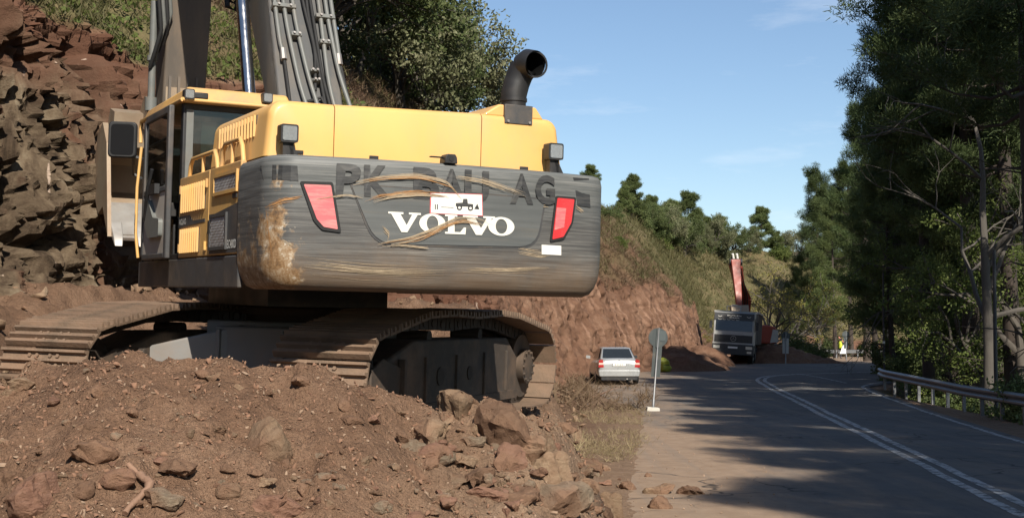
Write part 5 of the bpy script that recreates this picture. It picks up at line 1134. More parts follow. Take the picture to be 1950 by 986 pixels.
verge_pole(1684, 710, 56.0, 4.6, 0.045, 'thin dark pole just beyond the end of the near crash barrier', 1.75)
verge_pole(1898, 790, 37.0, 5.5, 0.055, 'straight dark pole among the trunks behind the near crash barrier')

# ------------------------------------------------------------------ road worker
PY = 116.0; p = at_y(1600, 683, PY); pz = float(zr(PY)); WK = empty('person', (p[0], PY, pz)); WK.rotation_euler = (0, 0, math.radians(-70))
tag(WK, 'road worker in dark clothes and yellow hi-vis vest holding a baton on the far road', 'person')
M_cloth = mat('dark_work_clothes', (0.03, 0.032, 0.04), 0.9, var=0.2); M_vest = mat('hi_vis_yellow', (0.62, 0.72, 0.06), 0.6, var=0.1); M_skin = mat('skin', (0.42, 0.24, 0.16), 0.6, var=0.1); M_hair = mat('dark_hair', (0.02, 0.016, 0.013), 0.8)
J = {'pel': (0, 0, .95), 'bel': (0, .01, 1.12), 'che': (0, .0, 1.33), 'nec': (0, .02, 1.50), 'hea': (0, .05, 1.60), 'top': (0, .05, 1.70), 'hL': (-.10, 0, .92), 'kL': (-.12, .10, .50), 'aL': (-.12, 0.0, .09), 'tL': (-.12, .17, .04), 'hR': (.10, 0, .92), 'kR': (.12, -.02, .50), 'aR': (.12, -.16, .10), 'tR': (.13, 0.0, .04),
     'sL': (-.19, 0, 1.42), 'eL': (-.27, .08, 1.15), 'wL': (-.20, .30, 1.20), 'fL': (-.18, .38, 1.23), 'sR': (.19, 0, 1.42), 'eR': (.25, .12, 1.16), 'wR': (.12, .34, 1.24), 'fR': (.10, .42, 1.27)}
Rr = {'pel': .15, 'bel': .135, 'che': .155, 'nec': .055, 'hea': .095, 'top': .075, 'hL': .1, 'kL': .065, 'aL': .045, 'tL': .035, 'hR': .1, 'kR': .065, 'aR': .045, 'tR': .035, 'sL': .07, 'eL': .048, 'wL': .034, 'fL': .038, 'sR': .07, 'eR': .048, 'wR': .034, 'fR': .038}
ks = list(J); E_ = [('pel', 'bel'), ('bel', 'che'), ('che', 'nec'), ('nec', 'hea'), ('hea', 'top'), ('pel', 'hL'), ('hL', 'kL'), ('kL', 'aL'), ('aL', 'tL'), ('pel', 'hR'), ('hR', 'kR'), ('kR', 'aR'), ('aR', 'tR'), ('che', 'sL'), ('sL', 'eL'), ('eL', 'wL'), ('wL', 'fL'), ('che', 'sR'), ('sR', 'eR'), ('eR', 'wR'), ('wR', 'fR')]
me = bpy.data.meshes.new('body'); me.from_pydata([J[k] for k in ks], [(ks.index(a), ks.index(c)) for a, c in E_], []); me.materials.append(M_cloth)
bo2 = new_obj('body', me, WK); sm = bo2.modifiers.new('skin', 'SKIN')
for i, k in enumerate(ks): me.skin_vertices[0].data[i].radius = (Rr[k], Rr[k] * 0.85); me.skin_vertices[0].data[i].use_root = (k == 'pel')
ss = bo2.modifiers.new('sub', 'SUBSURF'); ss.levels = 2; ss.render_levels = 2
V = []
for i, (z, rx, ry) in enumerate([(0.92, .19, .16), (1.05, .18, .155), (1.2, .185, .16), (1.35, .205, .165), (1.46, .17, .12), (1.49, .09, .08)]):
    for j in range(16): a = 2 * math.pi * j / 16; V.append((rx * math.cos(a), ry * math.sin(a), z))
b = MB(); b.add(V, [(i * 16 + j, i * 16 + (j + 1) % 16, (i + 1) * 16 + (j + 1) % 16, (i + 1) * 16 + j) for i in range(5) for j in range(16)]); b.build('vest', M_vest, WK, smooth=60)
V = [];  # face and hair: small shells on the head
b = MB(); b.add([(0.098 * math.cos(a) * math.cos(e2), 0.055 + 0.105 * math.sin(a) * math.cos(e2) , 1.61 + 0.115 * math.sin(e2)) for e2 in np.linspace(-1.1, 0.5, 6) for a in np.linspace(0.2, math.pi - 0.2, 10)], [tuple(f) for f in grid_faces(6, 10)]); b.add([(-.015, .155, 1.60), (.015, .155, 1.60), (0, .185, 1.585), (0, .158, 1.645)], [(0, 1, 2), (1, 3, 2), (3, 0, 2)]); b.build('face', M_skin, WK, smooth=60)
b = MB(); b.add([(0.105 * math.cos(a) * math.cos(e2), 0.045 + 0.11 * math.sin(a) * math.cos(e2), 1.62 + 0.12 * math.sin(e2)) for e2 in np.linspace(0.25, 1.55, 6) for a in np.linspace(0, 2 * math.pi, 15)], [tuple(f) for f in grid_faces(6, 15)]); b.build('hair', M_hair, WK, smooth=60)
rot = Matrix.Rotation(math.radians(-70), 3, 'Z'); hw = Vector((p[0], PY, pz)) + rot @ Vector((0.05, 0.40, 1.26))
BT = empty('signal_baton', hw); BT.rotation_euler = (0, math.radians(-42), math.radians(0)); tag(BT, 'pale red signalling baton held up by the road worker', 'baton')
M_baton = mat('pale_red_plastic', (0.62, 0.22, 0.16), 0.5)
b = MB(); b.tube([(0, 0, -0.1), (0, 0, 0.06)], 0.02, 8); b.build('grip', M_black, BT); b = MB(); b.tube([(0, 0, 0.06), (0, 0, 0.85), (0, 0, 0.9)], [0.035, 0.035, 0.012], 10); b.build('baton_tube', M_baton, BT, smooth=40)
p = at_y(1604, 672, 114.0); FL = empty('warning_flag', (p[0] + 0.1, 114.0, float(zr(114)))); tag(FL, 'white triangular warning panel standing next to the road worker', 'warning panel')
b = MB(); b.prism([(-0.38, 0.45), (0.2, 0.45), (0.08, 1.25), (-0.08, 1.25)], 'y', -0.01, 0.01); b.build('panel', M_white, FL); b = MB(); b.tube([(0.1, 0.03, 0), (0.1, 0.03, 1.3)], 0.02, 8); b.build('stand', M_black, FL)
# ------------------------------------------------------------------ foliage helpers
def leaf_mat(name, cols, trans=0.35, randv=0.12, nscale=1.2):
    m, nt, b = base_mat(name); v = nt.coord('Object')
    n = nt.mix(0.5, nt.noise(v, nscale, 4, 0.6), nt.noise(v, nscale * 12, 2, 0.6))
    c = nt.ramp(n, [(0.30, cols[0]), (0.50, cols[1]), (0.68, cols[2])])
    oi = nt.new('ShaderNodeObjectInfo'); hv = nt.new('ShaderNodeHueSaturation'); nt.l.new(c, hv.inputs['Color'])
    nt.l.new(nt.math('MULTIPLY_ADD', oi.outputs['Random'], randv * 2), hv.inputs['Value']); hv.inputs['Value'].links[0].from_node.inputs[2].default_value = 1 - randv
    c = hv.outputs['Color']
    put(nt, b.inputs['Base Color'], c); b.inputs['Roughness'].default_value = 0.65; b.inputs['Specular IOR Level'].default_value = 0.25
    t = nt.new('ShaderNodeBsdfTranslucent'); nt.l.new(c, t.inputs['Color']); ms = nt.new('ShaderNodeMixShader'); ms.inputs['Fac'].default_value = trans
    nt.l.new(b.outputs[0], ms.inputs[1]); nt.l.new(t.outputs[0], ms.inputs[2]); nt.l.new(ms.outputs[0], nt.n['Material Output'].inputs['Surface'])
    return m
M_bark = mat('pine_bark', (0.048, 0.036, 0.028), 0.95, var=0.45, scale=5, stretch=(1, 1, 0.25), bump=0.8, bscale=9, bdist=0.04)
M_barkg = mat('grey_bark', (0.085, 0.072, 0.058), 0.9, var=0.4, scale=4, stretch=(1, 1, 0.3), bump=0.6, bscale=8, bdist=0.03, dirt=(0.06, 0.055, 0.04), dirt_amt=0.5)
M_bare = mat('bare_grey_bark', (0.085, 0.074, 0.062), 0.9, var=0.4, scale=4, stretch=(1, 1, 0.3), bump=0.6, bscale=8, bdist=0.03)
M_pine = leaf_mat('pine_needles', [(0.026, 0.044, 0.015), (0.056, 0.080, 0.027), (0.115, 0.138, 0.050)], 0.25, 0.2, 0.8)
M_pineb = leaf_mat('light_pine_needles', [(0.05, 0.072, 0.024), (0.105, 0.135, 0.045), (0.185, 0.21, 0.08)], 0.3, 0.15, 0.8)
M_pinec = leaf_mat('mid_pine_needles', [(0.065, 0.09, 0.03), (0.13, 0.165, 0.055), (0.21, 0.235, 0.09)], 0.3, 0.15, 0.8)
M_oak = leaf_mat('evergreen_oak_leaves', [(0.040, 0.062, 0.020), (0.09, 0.12, 0.04), (0.19, 0.20, 0.085)], 0.3, 0.15, 1.2)
M_olive = leaf_mat('pale_olive_leaves', [(0.07, 0.085, 0.035), (0.16, 0.17, 0.085), (0.33, 0.31, 0.20)], 0.3, 0.12, 1.0)
M_yleaf = leaf_mat('yellowing_leaves', [(0.10, 0.11, 0.03), (0.26, 0.235, 0.06), (0.42, 0.36, 0.12)], 0.4, 0.12, 1.5)
M_green = leaf_mat('fresh_green_leaves', [(0.05, 0.075, 0.018), (0.12, 0.16, 0.04), (0.24, 0.25, 0.08)], 0.4, 0.12, 1.2)
M_grass = leaf_mat('slope_grass_blades', [(0.055, 0.058, 0.024), (0.115, 0.108, 0.045), (0.20, 0.168, 0.085)], 0.35, 0.0, 0.5)
M_dry = leaf_mat('dry_grass_blades', [(0.17, 0.125, 0.07), (0.30, 0.235, 0.13), (0.43, 0.35, 0.21)], 0.35, 0.0, 1.5)
M_brush = leaf_mat('dry_brown_brush', [(0.085, 0.06, 0.035), (0.17, 0.115, 0.07), (0.28, 0.20, 0.13)], 0.3, 0.0, 1.5)

def unit(r, n): v = r.normal(size=(n, 3)); return v / np.linalg.norm(v, axis=1)[:, None]
def leaves(C, R, n, size, r, aspect=0.5, up=0.2):
    """n diamond leaves in every ball (centre C, radius R), as quads"""
    C = np.repeat(np.asarray(C), n, 0); R = np.repeat(np.asarray(R), n)
    p = C + unit(r, len(C)) * (R * r.random(len(C)) ** 0.45)[:, None] * np.array([1, 1, 0.75])
    d = unit(r, len(C)) + np.array([0, 0, up]); d /= np.linalg.norm(d, axis=1)[:, None]; w = np.cross(d, unit(r, len(C))); w /= np.linalg.norm(w, axis=1)[:, None] + 1e-9
    L = (size * (0.6 + 0.8 * r.random(len(C))))[:, None]
    V = np.stack([p - d * L / 2, p + w * L * aspect / 2, p + d * L / 2, p - w * L * aspect / 2], 1).reshape(-1, 3)
    return V, np.arange(len(V)).reshape(-1, 4)
def needles(C, R, n, r, length=0.24, width=0.03, out=None):
    C = np.repeat(np.asarray(C), n, 0); R = np.repeat(np.asarray(R), n); u = unit(r, len(C))
    p = C + u * (R * r.random(len(C)) ** 0.5)[:, None] * np.array([1, 1, 0.7])
    d = u * 0.8 + unit(r, len(C)) * 0.7 + np.array([0, 0, 0.35]); d /= np.linalg.norm(d, axis=1)[:, None]; w = np.cross(d, unit(r, len(C))); w /= np.linalg.norm(w, axis=1)[:, None] + 1e-9
    L = (length * (0.6 + 0.8 * r.random(len(C))))[:, None]
    V = np.stack([p - w * width, p + w * width, p + d * L + w * width * 0.4, p + d * L - w * width * 0.4], 1).reshape(-1, 3)
    return V, np.arange(len(V)).reshape(-1, 4)
def make_pine(name, h, base, seed, m, spread=3.2, n_br=46, nn=55, lean=0.3, nlen=0.17, nw=0.014):
    r = np.random.default_rng(seed); e = empty(name); b = MB()
    kx, ky = r.uniform(-lean, lean, 2)
    ax = lambda z: np.array([kx * math.sin(z / h * 2.2), ky * math.sin(z / h * 2.6), z])
    zs = np.linspace(-0.4, h * 0.97, 14); b.tube([ax(z) for z in zs], [0.22 * (1 - 0.88 * max(0, z) / h) * (1 + 0.25 * math.exp(-max(z, 0) * 2)) * h / 14 for z in zs], 10)
    C, R = [], []
    for k in range(n_br):
        f = (k + r.random()) / n_br; z = base + (h - base) * f ** 0.9; az = r.uniform(0, 2 * math.pi)
        ln = spread * (1 - 0.75 * f ** 1.6) * r.uniform(0.55, 1.1) * (0.6 + 0.4 * min(1, f * 5)); rise = 0.15 + 0.45 * f
        p0 = ax(z); dr = np.array([math.cos(az), math.sin(az), 0]); pts = [p0 + dr * ln * t + np.array([0, 0, ln * rise * t ** 1.5 - 0.15 * ln * math.sin(t * math.pi)]) + r.normal(0, 0.06, 3) * t for t in (0, 0.3, 0.6, 1.0)]
        b.tube(pts, [0.055 * (1.2 - f), 0.04 * (1.2 - f), 0.026, 0.01], 5, caps=False)
        for t in (0.5, 0.72, 0.9, 1.02):
            for q in range(2 if t > 0.6 else 1):
                c = pts[0] * max(0, 1 - t) + pts[3] * t + r.normal(0, 0.28, 3) * np.array([1, 1, 0.5]) * ln * 0.3; C.append(c); R.append(r.uniform(0.30, 0.58) * (0.75 + 0.3 * spread / 3.2))
    for k in range(int(n_br * 0.25)):      # dead twigs on the bare stem
        z = base * r.uniform(0.3, 1.0); az = r.uniform(0, 2 * math.pi); p0 = ax(z); d = np.array([math.cos(az), math.sin(az), r.uniform(-0.2, 0.2)]); L = r.uniform(0.5, 1.8); b.tube([p0, p0 + d * L * 0.5 + r.normal(0, 0.08, 3), p0 + d * L + r.normal(0, 0.15, 3)], [0.025, 0.016, 0.006], 4, caps=False)
    b.build('trunk', M_bark, e, smooth=60); V, F = needles(C, R, nn, r, nlen, nw); np_mesh('crown', V, F, m, e)
    return e
def limb(b, r, p, d, L, rad, depth, ends, droop=0.0, kids=3):
    n = 4; pts = [p]; q = p.copy(); dd = d.copy()
    for i in range(n):
        dd = dd + r.normal(0, 0.16, 3) + np.array([0, 0, -droop]); dd /= np.linalg.norm(dd); q = q + dd * L / n; pts.append(q)
    b.tube(pts, [rad * (1 - 0.55 * i / n) for i in range(n + 1)], 6 if rad > 0.04 else 4, caps=False)
    if depth == 0: ends.append((pts[-1], dd)); ends.append((pts[2], dd)); return
    for k in range(kids):
        i = r.integers(2, n + 1); nd = dd + unit(r, 1)[0] * 0.75; nd /= np.linalg.norm(nd); limb(b, r, pts[i], nd, L * r.uniform(0.55, 0.8), rad * 0.5, depth - 1, ends, droop, kids)
    if depth < 2: ends.append((pts[-1], dd))
def make_broadleaf(name, h, seed, m, lm=M_barkg, leaf=0.13, nl=70, stems=1, depth=2, cr=0.5, spread=0.8, keep=1.0, trunk_f=0.35):
    r = np.random.default_rng(seed); e = empty(name); b = MB(); ends = []
    for s in range(stems):
        d = np.array([r.normal(0, 0.25 if stems > 1 else 0.06), r.normal(0, 0.25 if stems > 1 else 0.06), 1.0]); d /= np.linalg.norm(d); p = np.array([r.normal(0, 0.12) if stems > 1 else 0, r.normal(0, 0.12) if stems > 1 else 0, -0.3])
        rad = (0.028 if m is not None else 0.014) * h / (stems ** 0.4); L = h * trunk_f; top = p + d * L; b.tube([p, p + d * L * 0.5 + r.normal(0, 0.05, 3), top], [rad * 1.25, rad, rad * 0.8], 8, caps=False)
        for k in range(5 if stems == 1 else 4):
            nd = d * 0.7 + unit(r, 1)[0] * spread; nd[2] = abs(nd[2]) * 0.8 + 0.15; nd /= np.linalg.norm(nd); limb(b, r, p + d * L * r.uniform(0.55, 1.0), nd, h * r.uniform(0.26, 0.40), rad * 0.55, depth - 1, ends)
        limb(b, r, top, d, h * 0.34, rad * 0.7, depth - 1, ends)
    b.build('trunk', lm, e, smooth=60)
    if m is not None:
        k = [x for x in ends if r.random() < keep]; C = [x[0] for x in k]; R = [cr * r.uniform(0.6, 1.15) for _ in k]; V, F = leaves(C, R, nl, leaf, r); np_mesh('crown', V, F, m, e)
    return e
def put_tree(proto, used, x, y, z, s, rz, label, cat='tree', group=None, sz=None):
    o = proto if not used.get(proto.name) else copy_tree(proto)
    used[proto.name] = True; o.location = (x, y, z); o.rotation_euler = (0, 0, rz); o.scale = (s, s, sz or s)
    tag(o, ' '.join(label.split()[:16]), cat, group); return o
USED = {}
pineA = make_pine('pine_tree', 18, 7.0, 1, M_pine, 3.0, 66, 170); pineB = make_pine('pine_tree', 17, 5.5, 2, M_pine, 2.9, 64, 170); pineC = make_pine('pine_tree', 14, 3.0, 3, M_pineb, 2.9, 56, 160)
pineS = make_pine('pine_tree', 6, 0.5, 4, M_pineb, 2.2, 42, 110, 0.1, 0.2, 0.022); pineS2 = make_pine('pine_tree', 6, 0.4, 5, M_pinec, 2.1, 42, 110, 0.1, 0.2, 0.022)
oakA = make_broadleaf('oak_shrub', 5.5, 11, M_oak, stems=4, depth=3, nl=48, cr=0.55, leaf=0.15); oakB = make_broadleaf('olive_shrub', 5.0, 12, M_olive, stems=4, depth=3, nl=48, cr=0.5, leaf=0.14)
bushA = make_broadleaf('bush', 2.4, 13, M_oak, stems=5, depth=2, nl=46, cr=0.34, leaf=0.12, trunk_f=0.25); bushB = make_broadleaf('bush', 2.2, 14, M_olive, stems=5, depth=2, nl=44, cr=0.32, leaf=0.12, trunk_f=0.25); bushG = make_broadleaf('bush', 2.0, 15, M_green, stems=5, depth=2, nl=46, cr=0.34, leaf=0.11, trunk_f=0.25)
yel = make_broadleaf('yellow_leaved_tree', 7.5, 16, M_yleaf, lm=M_bare, stems=2, depth=3, nl=16, cr=0.45, leaf=0.17, keep=0.8); decid = make_broadleaf('leafy_tree', 11, 17, M_green, stems=1, depth=3, nl=80, cr=0.8, leaf=0.17, trunk_f=0.4)
bare = make_broadleaf('bare_tree', 11, 18, None, lm=M_bare, stems=1, depth=4, trunk_f=0.55, spread=1.0)

def fz(x, y): return gz(x, y) - 0.05
# ---- pine wood on the outside of the bend (photo column, distance, height factor)
WOOD = [(pineA, 1768, 49, 0.80, 'pine with a sunlit pale trunk right behind the crash barrier'), (pineB, 1800, 54, 0.92, 'thick dark pine trunk beside the sunlit pale one'),
        (pineC, 1700, 64, 0.72, 'light green pine leaning out towards the thin pole by the barrier end'), (pineA, 1752, 70, 1.0, 'tall pine whose crown juts out furthest over the bend'),
        (pineB, 1650, 98, 1.0, 'broad dark forked pine behind the worker in the yellow vest'), (pineC, 1590, 122, 0.95, 'pine at the wood edge directly above the road worker'),
        (pineA, 1850, 47, 1.2, 'dark pine behind the pale bare tree'), (pineB, 1930, 43, 1.15, 'dark pine at the right edge behind the barrier'), (pineA, 1985, 35, 1.1, 'near pine whose boughs hang into the top right corner'),
        (pineB, 1830, 70, 1.1, 'pine standing deep in the wood behind the dark poles'), (pineA, 1895, 66, 1.1, 'slender pine in the dark heart of the wood'),
        (pineB, 1555, 138, 0.9, 'pine next to the yellow-leaved trees on the far side of the road'), (pineC, 1690, 125, 1.1, 'hazy light pine filling the gap behind the thin pole'), (pineA, 1620, 140, 0.95, 'far pine over the far crash barrier'),
        (pineB, 1970, 60, 1.15, 'pine at the right edge deep behind the others'), (pineC, 1530, 150, 0.75, 'small far pine where the wood meets the ridge'), (pineA, 1780, 82, 1.15, 'straight pine half hidden by the sunlit pale trunk'),
        (pineC, 1665, 84, 0.85, 'light pine with a round lit bough low over the road')]
WOOD += [(pineB, 1772, 63, 0.98, 'tall dark pine between the sunlit trunk and the thin pole'), (pineA, 1806, 65, 1.05, 'tall pine deep behind the thick dark trunk'), (pineB, 1842, 58, 1.05, 'dark pine filling the wood behind the barrier'), (pineC, 1880, 56, 1.0, 'low-branched pine behind the pale bare tree'), (pineC, 1760, 80, 0.95, 'low-branched pine closing the gap behind the thin pole'), (pineC, 1925, 48, 0.95, 'low-branched pine near the right edge'), (pineB, 1870, 52, 1.0, 'dark pine hiding the heart of the wood'), (pineB, 1905, 57, 1.0, 'dark pine crowding behind the right edge trees'), (pineC, 1815, 49, 0.85, 'low-boughed pine just past the sunlit pale trunk'), (pineB, 1960, 50, 1.0, 'dark pine hard against the right edge'), (pineC, 1848, 63, 1.1, 'bushy pine behind the dark leafy tree'), (pineB, 1735, 76, 0.95, 'dark pine behind the thin pole'), (pineC, 1788, 72, 1.1, 'bushy pine closing the view between trunks')]
for k, (pr_, px, Y, s, lab) in enumerate(WOOD):
    x = (px - PCX) / FPX * Y; put_tree(pr_, USED, x, Y, fz(x, Y), s, k * 2.4 + 0.7, lab, 'tree', 'pines on the outside of the bend', max(s, 1.08) if pr_ is not pineC else s)
# pines further along the road beside and behind us: they shade the asphalt
for k, (x, y, s) in enumerate([(13.4, 26, 1.1), (12.9, 19.5, 1.12), (12.6, 13, 1.12), (11.9, 7, 1.1), (11.2, 1.5, 1.08), (10.2, -4, 1.05), (8.2, -9, 1.02), (6.2, -13, 0.98), (16.5, 22, 1.2), (16, 10, 1.2), (14.8, -2, 1.15), (12.6, -10, 1.1), (10, -16, 1.1)]):
    put_tree([pineA, pineB, pineA][k % 3], USED, x, y, fz(x, y), s * 0.97, k * 1.9, 'roadside pine beside the camera, out of the picture, shading the asphalt', 'tree', 'pines shading the road')
for k, (pr_, px, Y, s, lab) in enumerate([(bare, 1878, 40, 1.0, 'pale bare tree with crooked limbs behind the crash barrier'), (yel, 1478, 97, 0.95, 'yellow-leaved tree to the side of the red excavator'), (yel, 1515, 104, 0.85, 'sparse yellow-leaved tree above the dark spoil heap'), (yel, 1378, 101, 0.45, 'small yellow-green tree at the foot of the boom of the red excavator'),
        (decid, 1735, 68, 0.62, 'leafy tree catching sun beyond the thin pole'), (decid, 1920, 52, 0.7, 'leafy tree in shade at the right edge'), (decid, 1820, 60, 0.75, 'leafy tree in shade between dark trunks'), (bare, 1800, 62, 0.8, 'thin bare tree among the dark trunks'), (decid, 1560, 112, 0.6, 'leafy tree over the far barrier'), (decid, 1860, 46, 0.6, 'dark leafy tree right behind the pale bare tree'), (decid, 1775, 57, 0.55, 'dark leafy tree beside the thick dark trunk'), (decid, 1950, 42, 0.65, 'dark leafy tree against the right edge'), (decid, 1690, 88, 0.7, 'leafy tree behind the round lit bough')]):
    x = (px - PCX) / FPX * Y; put_tree(pr_, USED, x, Y, fz(x, Y) if px != 1378 else 1.4, s, k * 1.3, lab)
UB_ = [(1700, 57, 0.75, bushG), (1735, 54, 0.9, bushA), (1765, 46, 0.6, bushG), (1810, 44, 0.8, bushA), (1845, 42, 0.7, bushG), (1900, 40, 0.9, bushA), (1935, 37, 0.8, bushG), (1960, 34, 0.8, bushA), (1720, 66, 1.1, bushA), (1780, 62, 1.2, bushG), (1830, 57, 1.2, bushA), (1880, 52, 1.2, bushG), (1930, 49, 1.2, bushA), (1550, 92, 0.8, bushA), (1520, 96, 1.2, bushA), (1645, 130, 1.2, bushG), (1700, 132, 1.3, bushA), (1590, 131, 1.3, bushA)]
for k, (px, Y, s, pr_) in enumerate(UB_):
    x = (px - PCX) / FPX * Y; put_tree(pr_, USED, x, Y, fz(x, Y), s, k * 2.1, 'low bush near the ' + min(WOOD, key=lambda q: abs(q[1] - px) + abs(q[2] - Y) * 6)[4], 'bush', 'undergrowth bushes in the wood')
# ---- trees and shrubs on the hill
HILLT = [(oakA, 7.15, 1.75, 1.25, 'dark dense shrub just beside the raised boom'), (oakA, 7.75, 1.9, 1.3, 'dark green shrub on the slope above the hood'), (oakB, 8.15, 1.85, 1.2, 'grey-green shrub with pale tips above the hood'), (pineC, 8.4, 2.02, 0.55, 'pine rising behind the grey-green shrubs above the hood'),
         (oakB, 8.65, 1.9, 1.25, 'pale-tipped shrub nearest the exhaust pipe'), (oakA, 8.45, 1.72, 0.85, 'lower dark shrub with bare branches on the slope above the hood'), (oakB, 9.05, 1.98, 0.9, 'thin pale shrub at the end of the thicket by the exhaust pipe'), (oakA, 6.5, 1.95, 1.2, 'dark tree behind the boom on the hill crest'), (oakB, 7.4, 2.05, 1.3, 'tall shrub at the back of the thicket behind the boom'),
         (pineS, 9.75, 1.95, 0.42, 'small pine peeping over the work light of the counterweight'), (pineS, 11.2, 1.98, 0.38, 'bushy pine on the crest just past the counterweight'), (bushA, 11.6, 1.93, 0.8, 'dark bush on the crest beside the bushy pine'), (pineS2, 12.1, 1.97, 0.42, 'small dark pine stepping down the crest'), (oakA, 12.6, 1.97, 0.5, 'round dark bush midway down the crest'),
         (pineS, 13.1, 2.0, 0.55, 'light pointed pine on the ridge'), (oakB, 13.5, 1.93, 0.8, 'olive bush at the end of the bare slope'), (pineS2, 13.9, 2.01, 0.7, 'dark pine on the ridge left of the big round one'), (oakA, 14.1, 1.9, 0.85, 'dense evergreen bush at the top of the grassy bank'), (pineS, 14.35, 2.02, 0.95, 'big round-headed pine on the ridge'), (oakB, 14.6, 1.92, 0.9, 'olive bush below the big round-headed pine'),
         (pineS2, 14.85, 2.01, 0.7, 'dark pine past the big round-headed one'), (oakA, 15.0, 1.95, 0.8, 'low bush in the dip of the ridge'), (pineS, 15.15, 2.0, 0.8, 'pointed light pine past the dip of the ridge'), (oakB, 15.3, 1.95, 0.9, 'olive bush on the ridge above the red excavator'), (pineS2, 15.45, 2.01, 1.15, 'tall pine on the ridge above the red excavator'), (pineS, 15.6, 2.0, 1.25, 'taller light pine on the ridge nearing the wood'), (oakA, 15.7, 1.95, 0.9, 'dark bush where the ridge meets the wood'), (pineS, 15.85, 2.02, 1.2, 'light pine at the end of the ridge against the wood'), (pineS2, 16.0, 1.98, 1.3, 'dark pine at the corner of ridge and wood'),
         (bushG, 13.2, 1.9, 1.2, 'fresh green bush on the upper grassy bank'), (bushA, 12.9, 1.93, 1.3, 'dark bush in the gap between ridge pines'), (bushB, 14.75, 1.88, 1.3, 'pale bush on the lip of the grassy bank'), (bushA, 13.7, 1.97, 1.2, 'wide dark bush on the ridge'), (bushG, 15.2, 1.9, 1.4, 'fresh green bush below the dip of the ridge'),
         (bushG, 10.4, 1.35, 0.55, 'lone green shrub halfway up the bare slope beside the counterweight'), (bushA, 10.9, 1.75, 0.6, 'small shrub high on the bare slope')]
for k, (pr_, t, bq, s, lab) in enumerate(HILLT):
    q = on_hill(t, bq); put_tree(pr_, USED, q[0], q[1], q[2] - 0.15, s, k * 1.7, lab, 'bush' if 'bush' in pr_.name else 'tree', 'trees and shrubs on the hill')
for k in range(14):
    q = on_hill(rng.uniform(2.9, 5.6), rng.uniform(1.15, 1.8)); put_tree([bushG, bushB][k % 2], USED, q[0], q[1], q[2] - 0.1, rng.uniform(0.28, 0.5), k * 2.0, 'low green shrub on the slope above the grey cliff', 'bush', 'small shrubs above the cliff')
for k in range(44):
    tq = rng.uniform(12.3, 16.2); q = on_hill(tq, rng.uniform(1.93, 2.04)); pr_ = [oakA, pineS, oakB, pineS2, bushA][k % 5]; put_tree(pr_, USED, q[0], q[1], q[2] - 0.15, rng.uniform(0.38, 0.62) * (1.8 if pr_ is bushA else 1), k * 2.2, 'evergreen beside the ' + min(HILLT[9:34], key=lambda h: abs(h[1] - tq))[4], 'tree', 'band of trees on the ridge')
# ---- grass on the slopes, dry grass by the road
def tufts(P, n_bl, h, r, wd=0.012, lean=0.5):
    P = np.repeat(np.asarray(P), n_bl, 0); hh = np.repeat(np.asarray(h), n_bl) * r.uniform(0.5, 1.2, len(P)); p = P + np.c_[r.normal(0, 1, (len(P), 2)) * hh[:, None] * 0.35, np.zeros(len(P))]
    d = np.c_[r.normal(0, lean, (len(P), 2)), np.ones(len(P))]; d /= np.linalg.norm(d, axis=1)[:, None]; a = r.uniform(0, 2 * math.pi, len(P)); w = np.c_[np.cos(a), np.sin(a), 0 * a] * (wd * hh / 0.25)[:, None]
    tip = p + d * hh[:, None]; bend = np.c_[d[:, :2] * hh[:, None] * 0.35, -0.1 * hh]
    V = np.stack([p - w, p + w, tip + bend], 1).reshape(-1, 3); return V, np.arange(len(V)).reshape(-1, 3)
HP, HPA = HILL_P, HILL_PA
sel = np.where((HPA > 1.02) & (HPA < 2.15) & (HP[:, 1] > 14) & (HP[:, 1] < 165) & (veg > 0.35))[0]
wgt = 1.0 / (1 + 0 * sel); sel = sel[(HP[sel, 1] < 30) | (HP[sel, 1] > 84) | (rng.random(len(sel)) < 0.22)]; ch = rng.choice(sel, 24000, replace=True)
Pg = HP[ch] + np.c_[rng.normal(0, 0.25, (len(ch), 2)), np.zeros(len(ch))] - np.array([0, 0, 0.03]); hg = np.interp(Pg[:, 1], [15, 40, 80, 150], [0.22, 0.30, 0.40, 0.6])
V, F = tufts(Pg, 5, hg, rng, 0.016); tag(np_mesh('hillside_grass', V, F, M_grass), 'rough olive grass and weeds covering the hillside', kind='stuff')
near = sel[(HP[sel, 1] < 30)]; ch = rng.choice(near, 5200); Pg = HP[ch] + np.c_[rng.normal(0, 0.15, (len(ch), 2)), np.full(len(ch), 0.06)]
V, F = leaves(Pg, np.full(len(Pg), 0.16), 7, 0.11, rng, 0.6, 0.5); tag(np_mesh('hillside_weeds', V, F, M_green), 'leafy green weeds above the grey cliff', kind='stuff')
sel2 = np.where((HPA > 1.0) & (HPA < 1.9) & (HP[:, 1] > 30) & (HP[:, 1] < 90) & (veg < 0.95))[0]; ch = rng.choice(sel2, 17000); V, F = tufts(HP[ch], 5, np.full(len(ch), 0.32), rng, 0.014, 1.0); tag(np_mesh('dry_brush', V, F, M_brush), 'dry brown brush and roots on the bare soil slope', kind='stuff')
pts = []
for _ in range(900):
    px, py = rng.uniform(1095, 1232), rng.uniform(775, 862)
    if py > 862 - (1232 - px) * 0.05 - max(0, px - 1180) * 0.9 + 10: continue
    pts.append((px, py))
def hits(pp): return np.array([hit(*q, lo=12) for q in pp])
V, F = tufts(hits(pts[:300]), 11, np.full(min(300, len(pts)), 0.20), rng, 0.008, 1.1); tag(np_mesh('dry_grass', V, F, M_dry), 'patch of dry yellow grass on the verge in front of the round sign', kind='stuff')
pts = [(rng.normal(1100, 22), rng.normal(742, 22)) for _ in range(120)]; V, F = tufts(hits(pts), 14, np.full(120, 0.5), rng, 0.010, 1.2); tag(np_mesh('dead_brush', V, F, M_brush), 'tangle of dead twigs beside the far end of the track', kind='stuff')
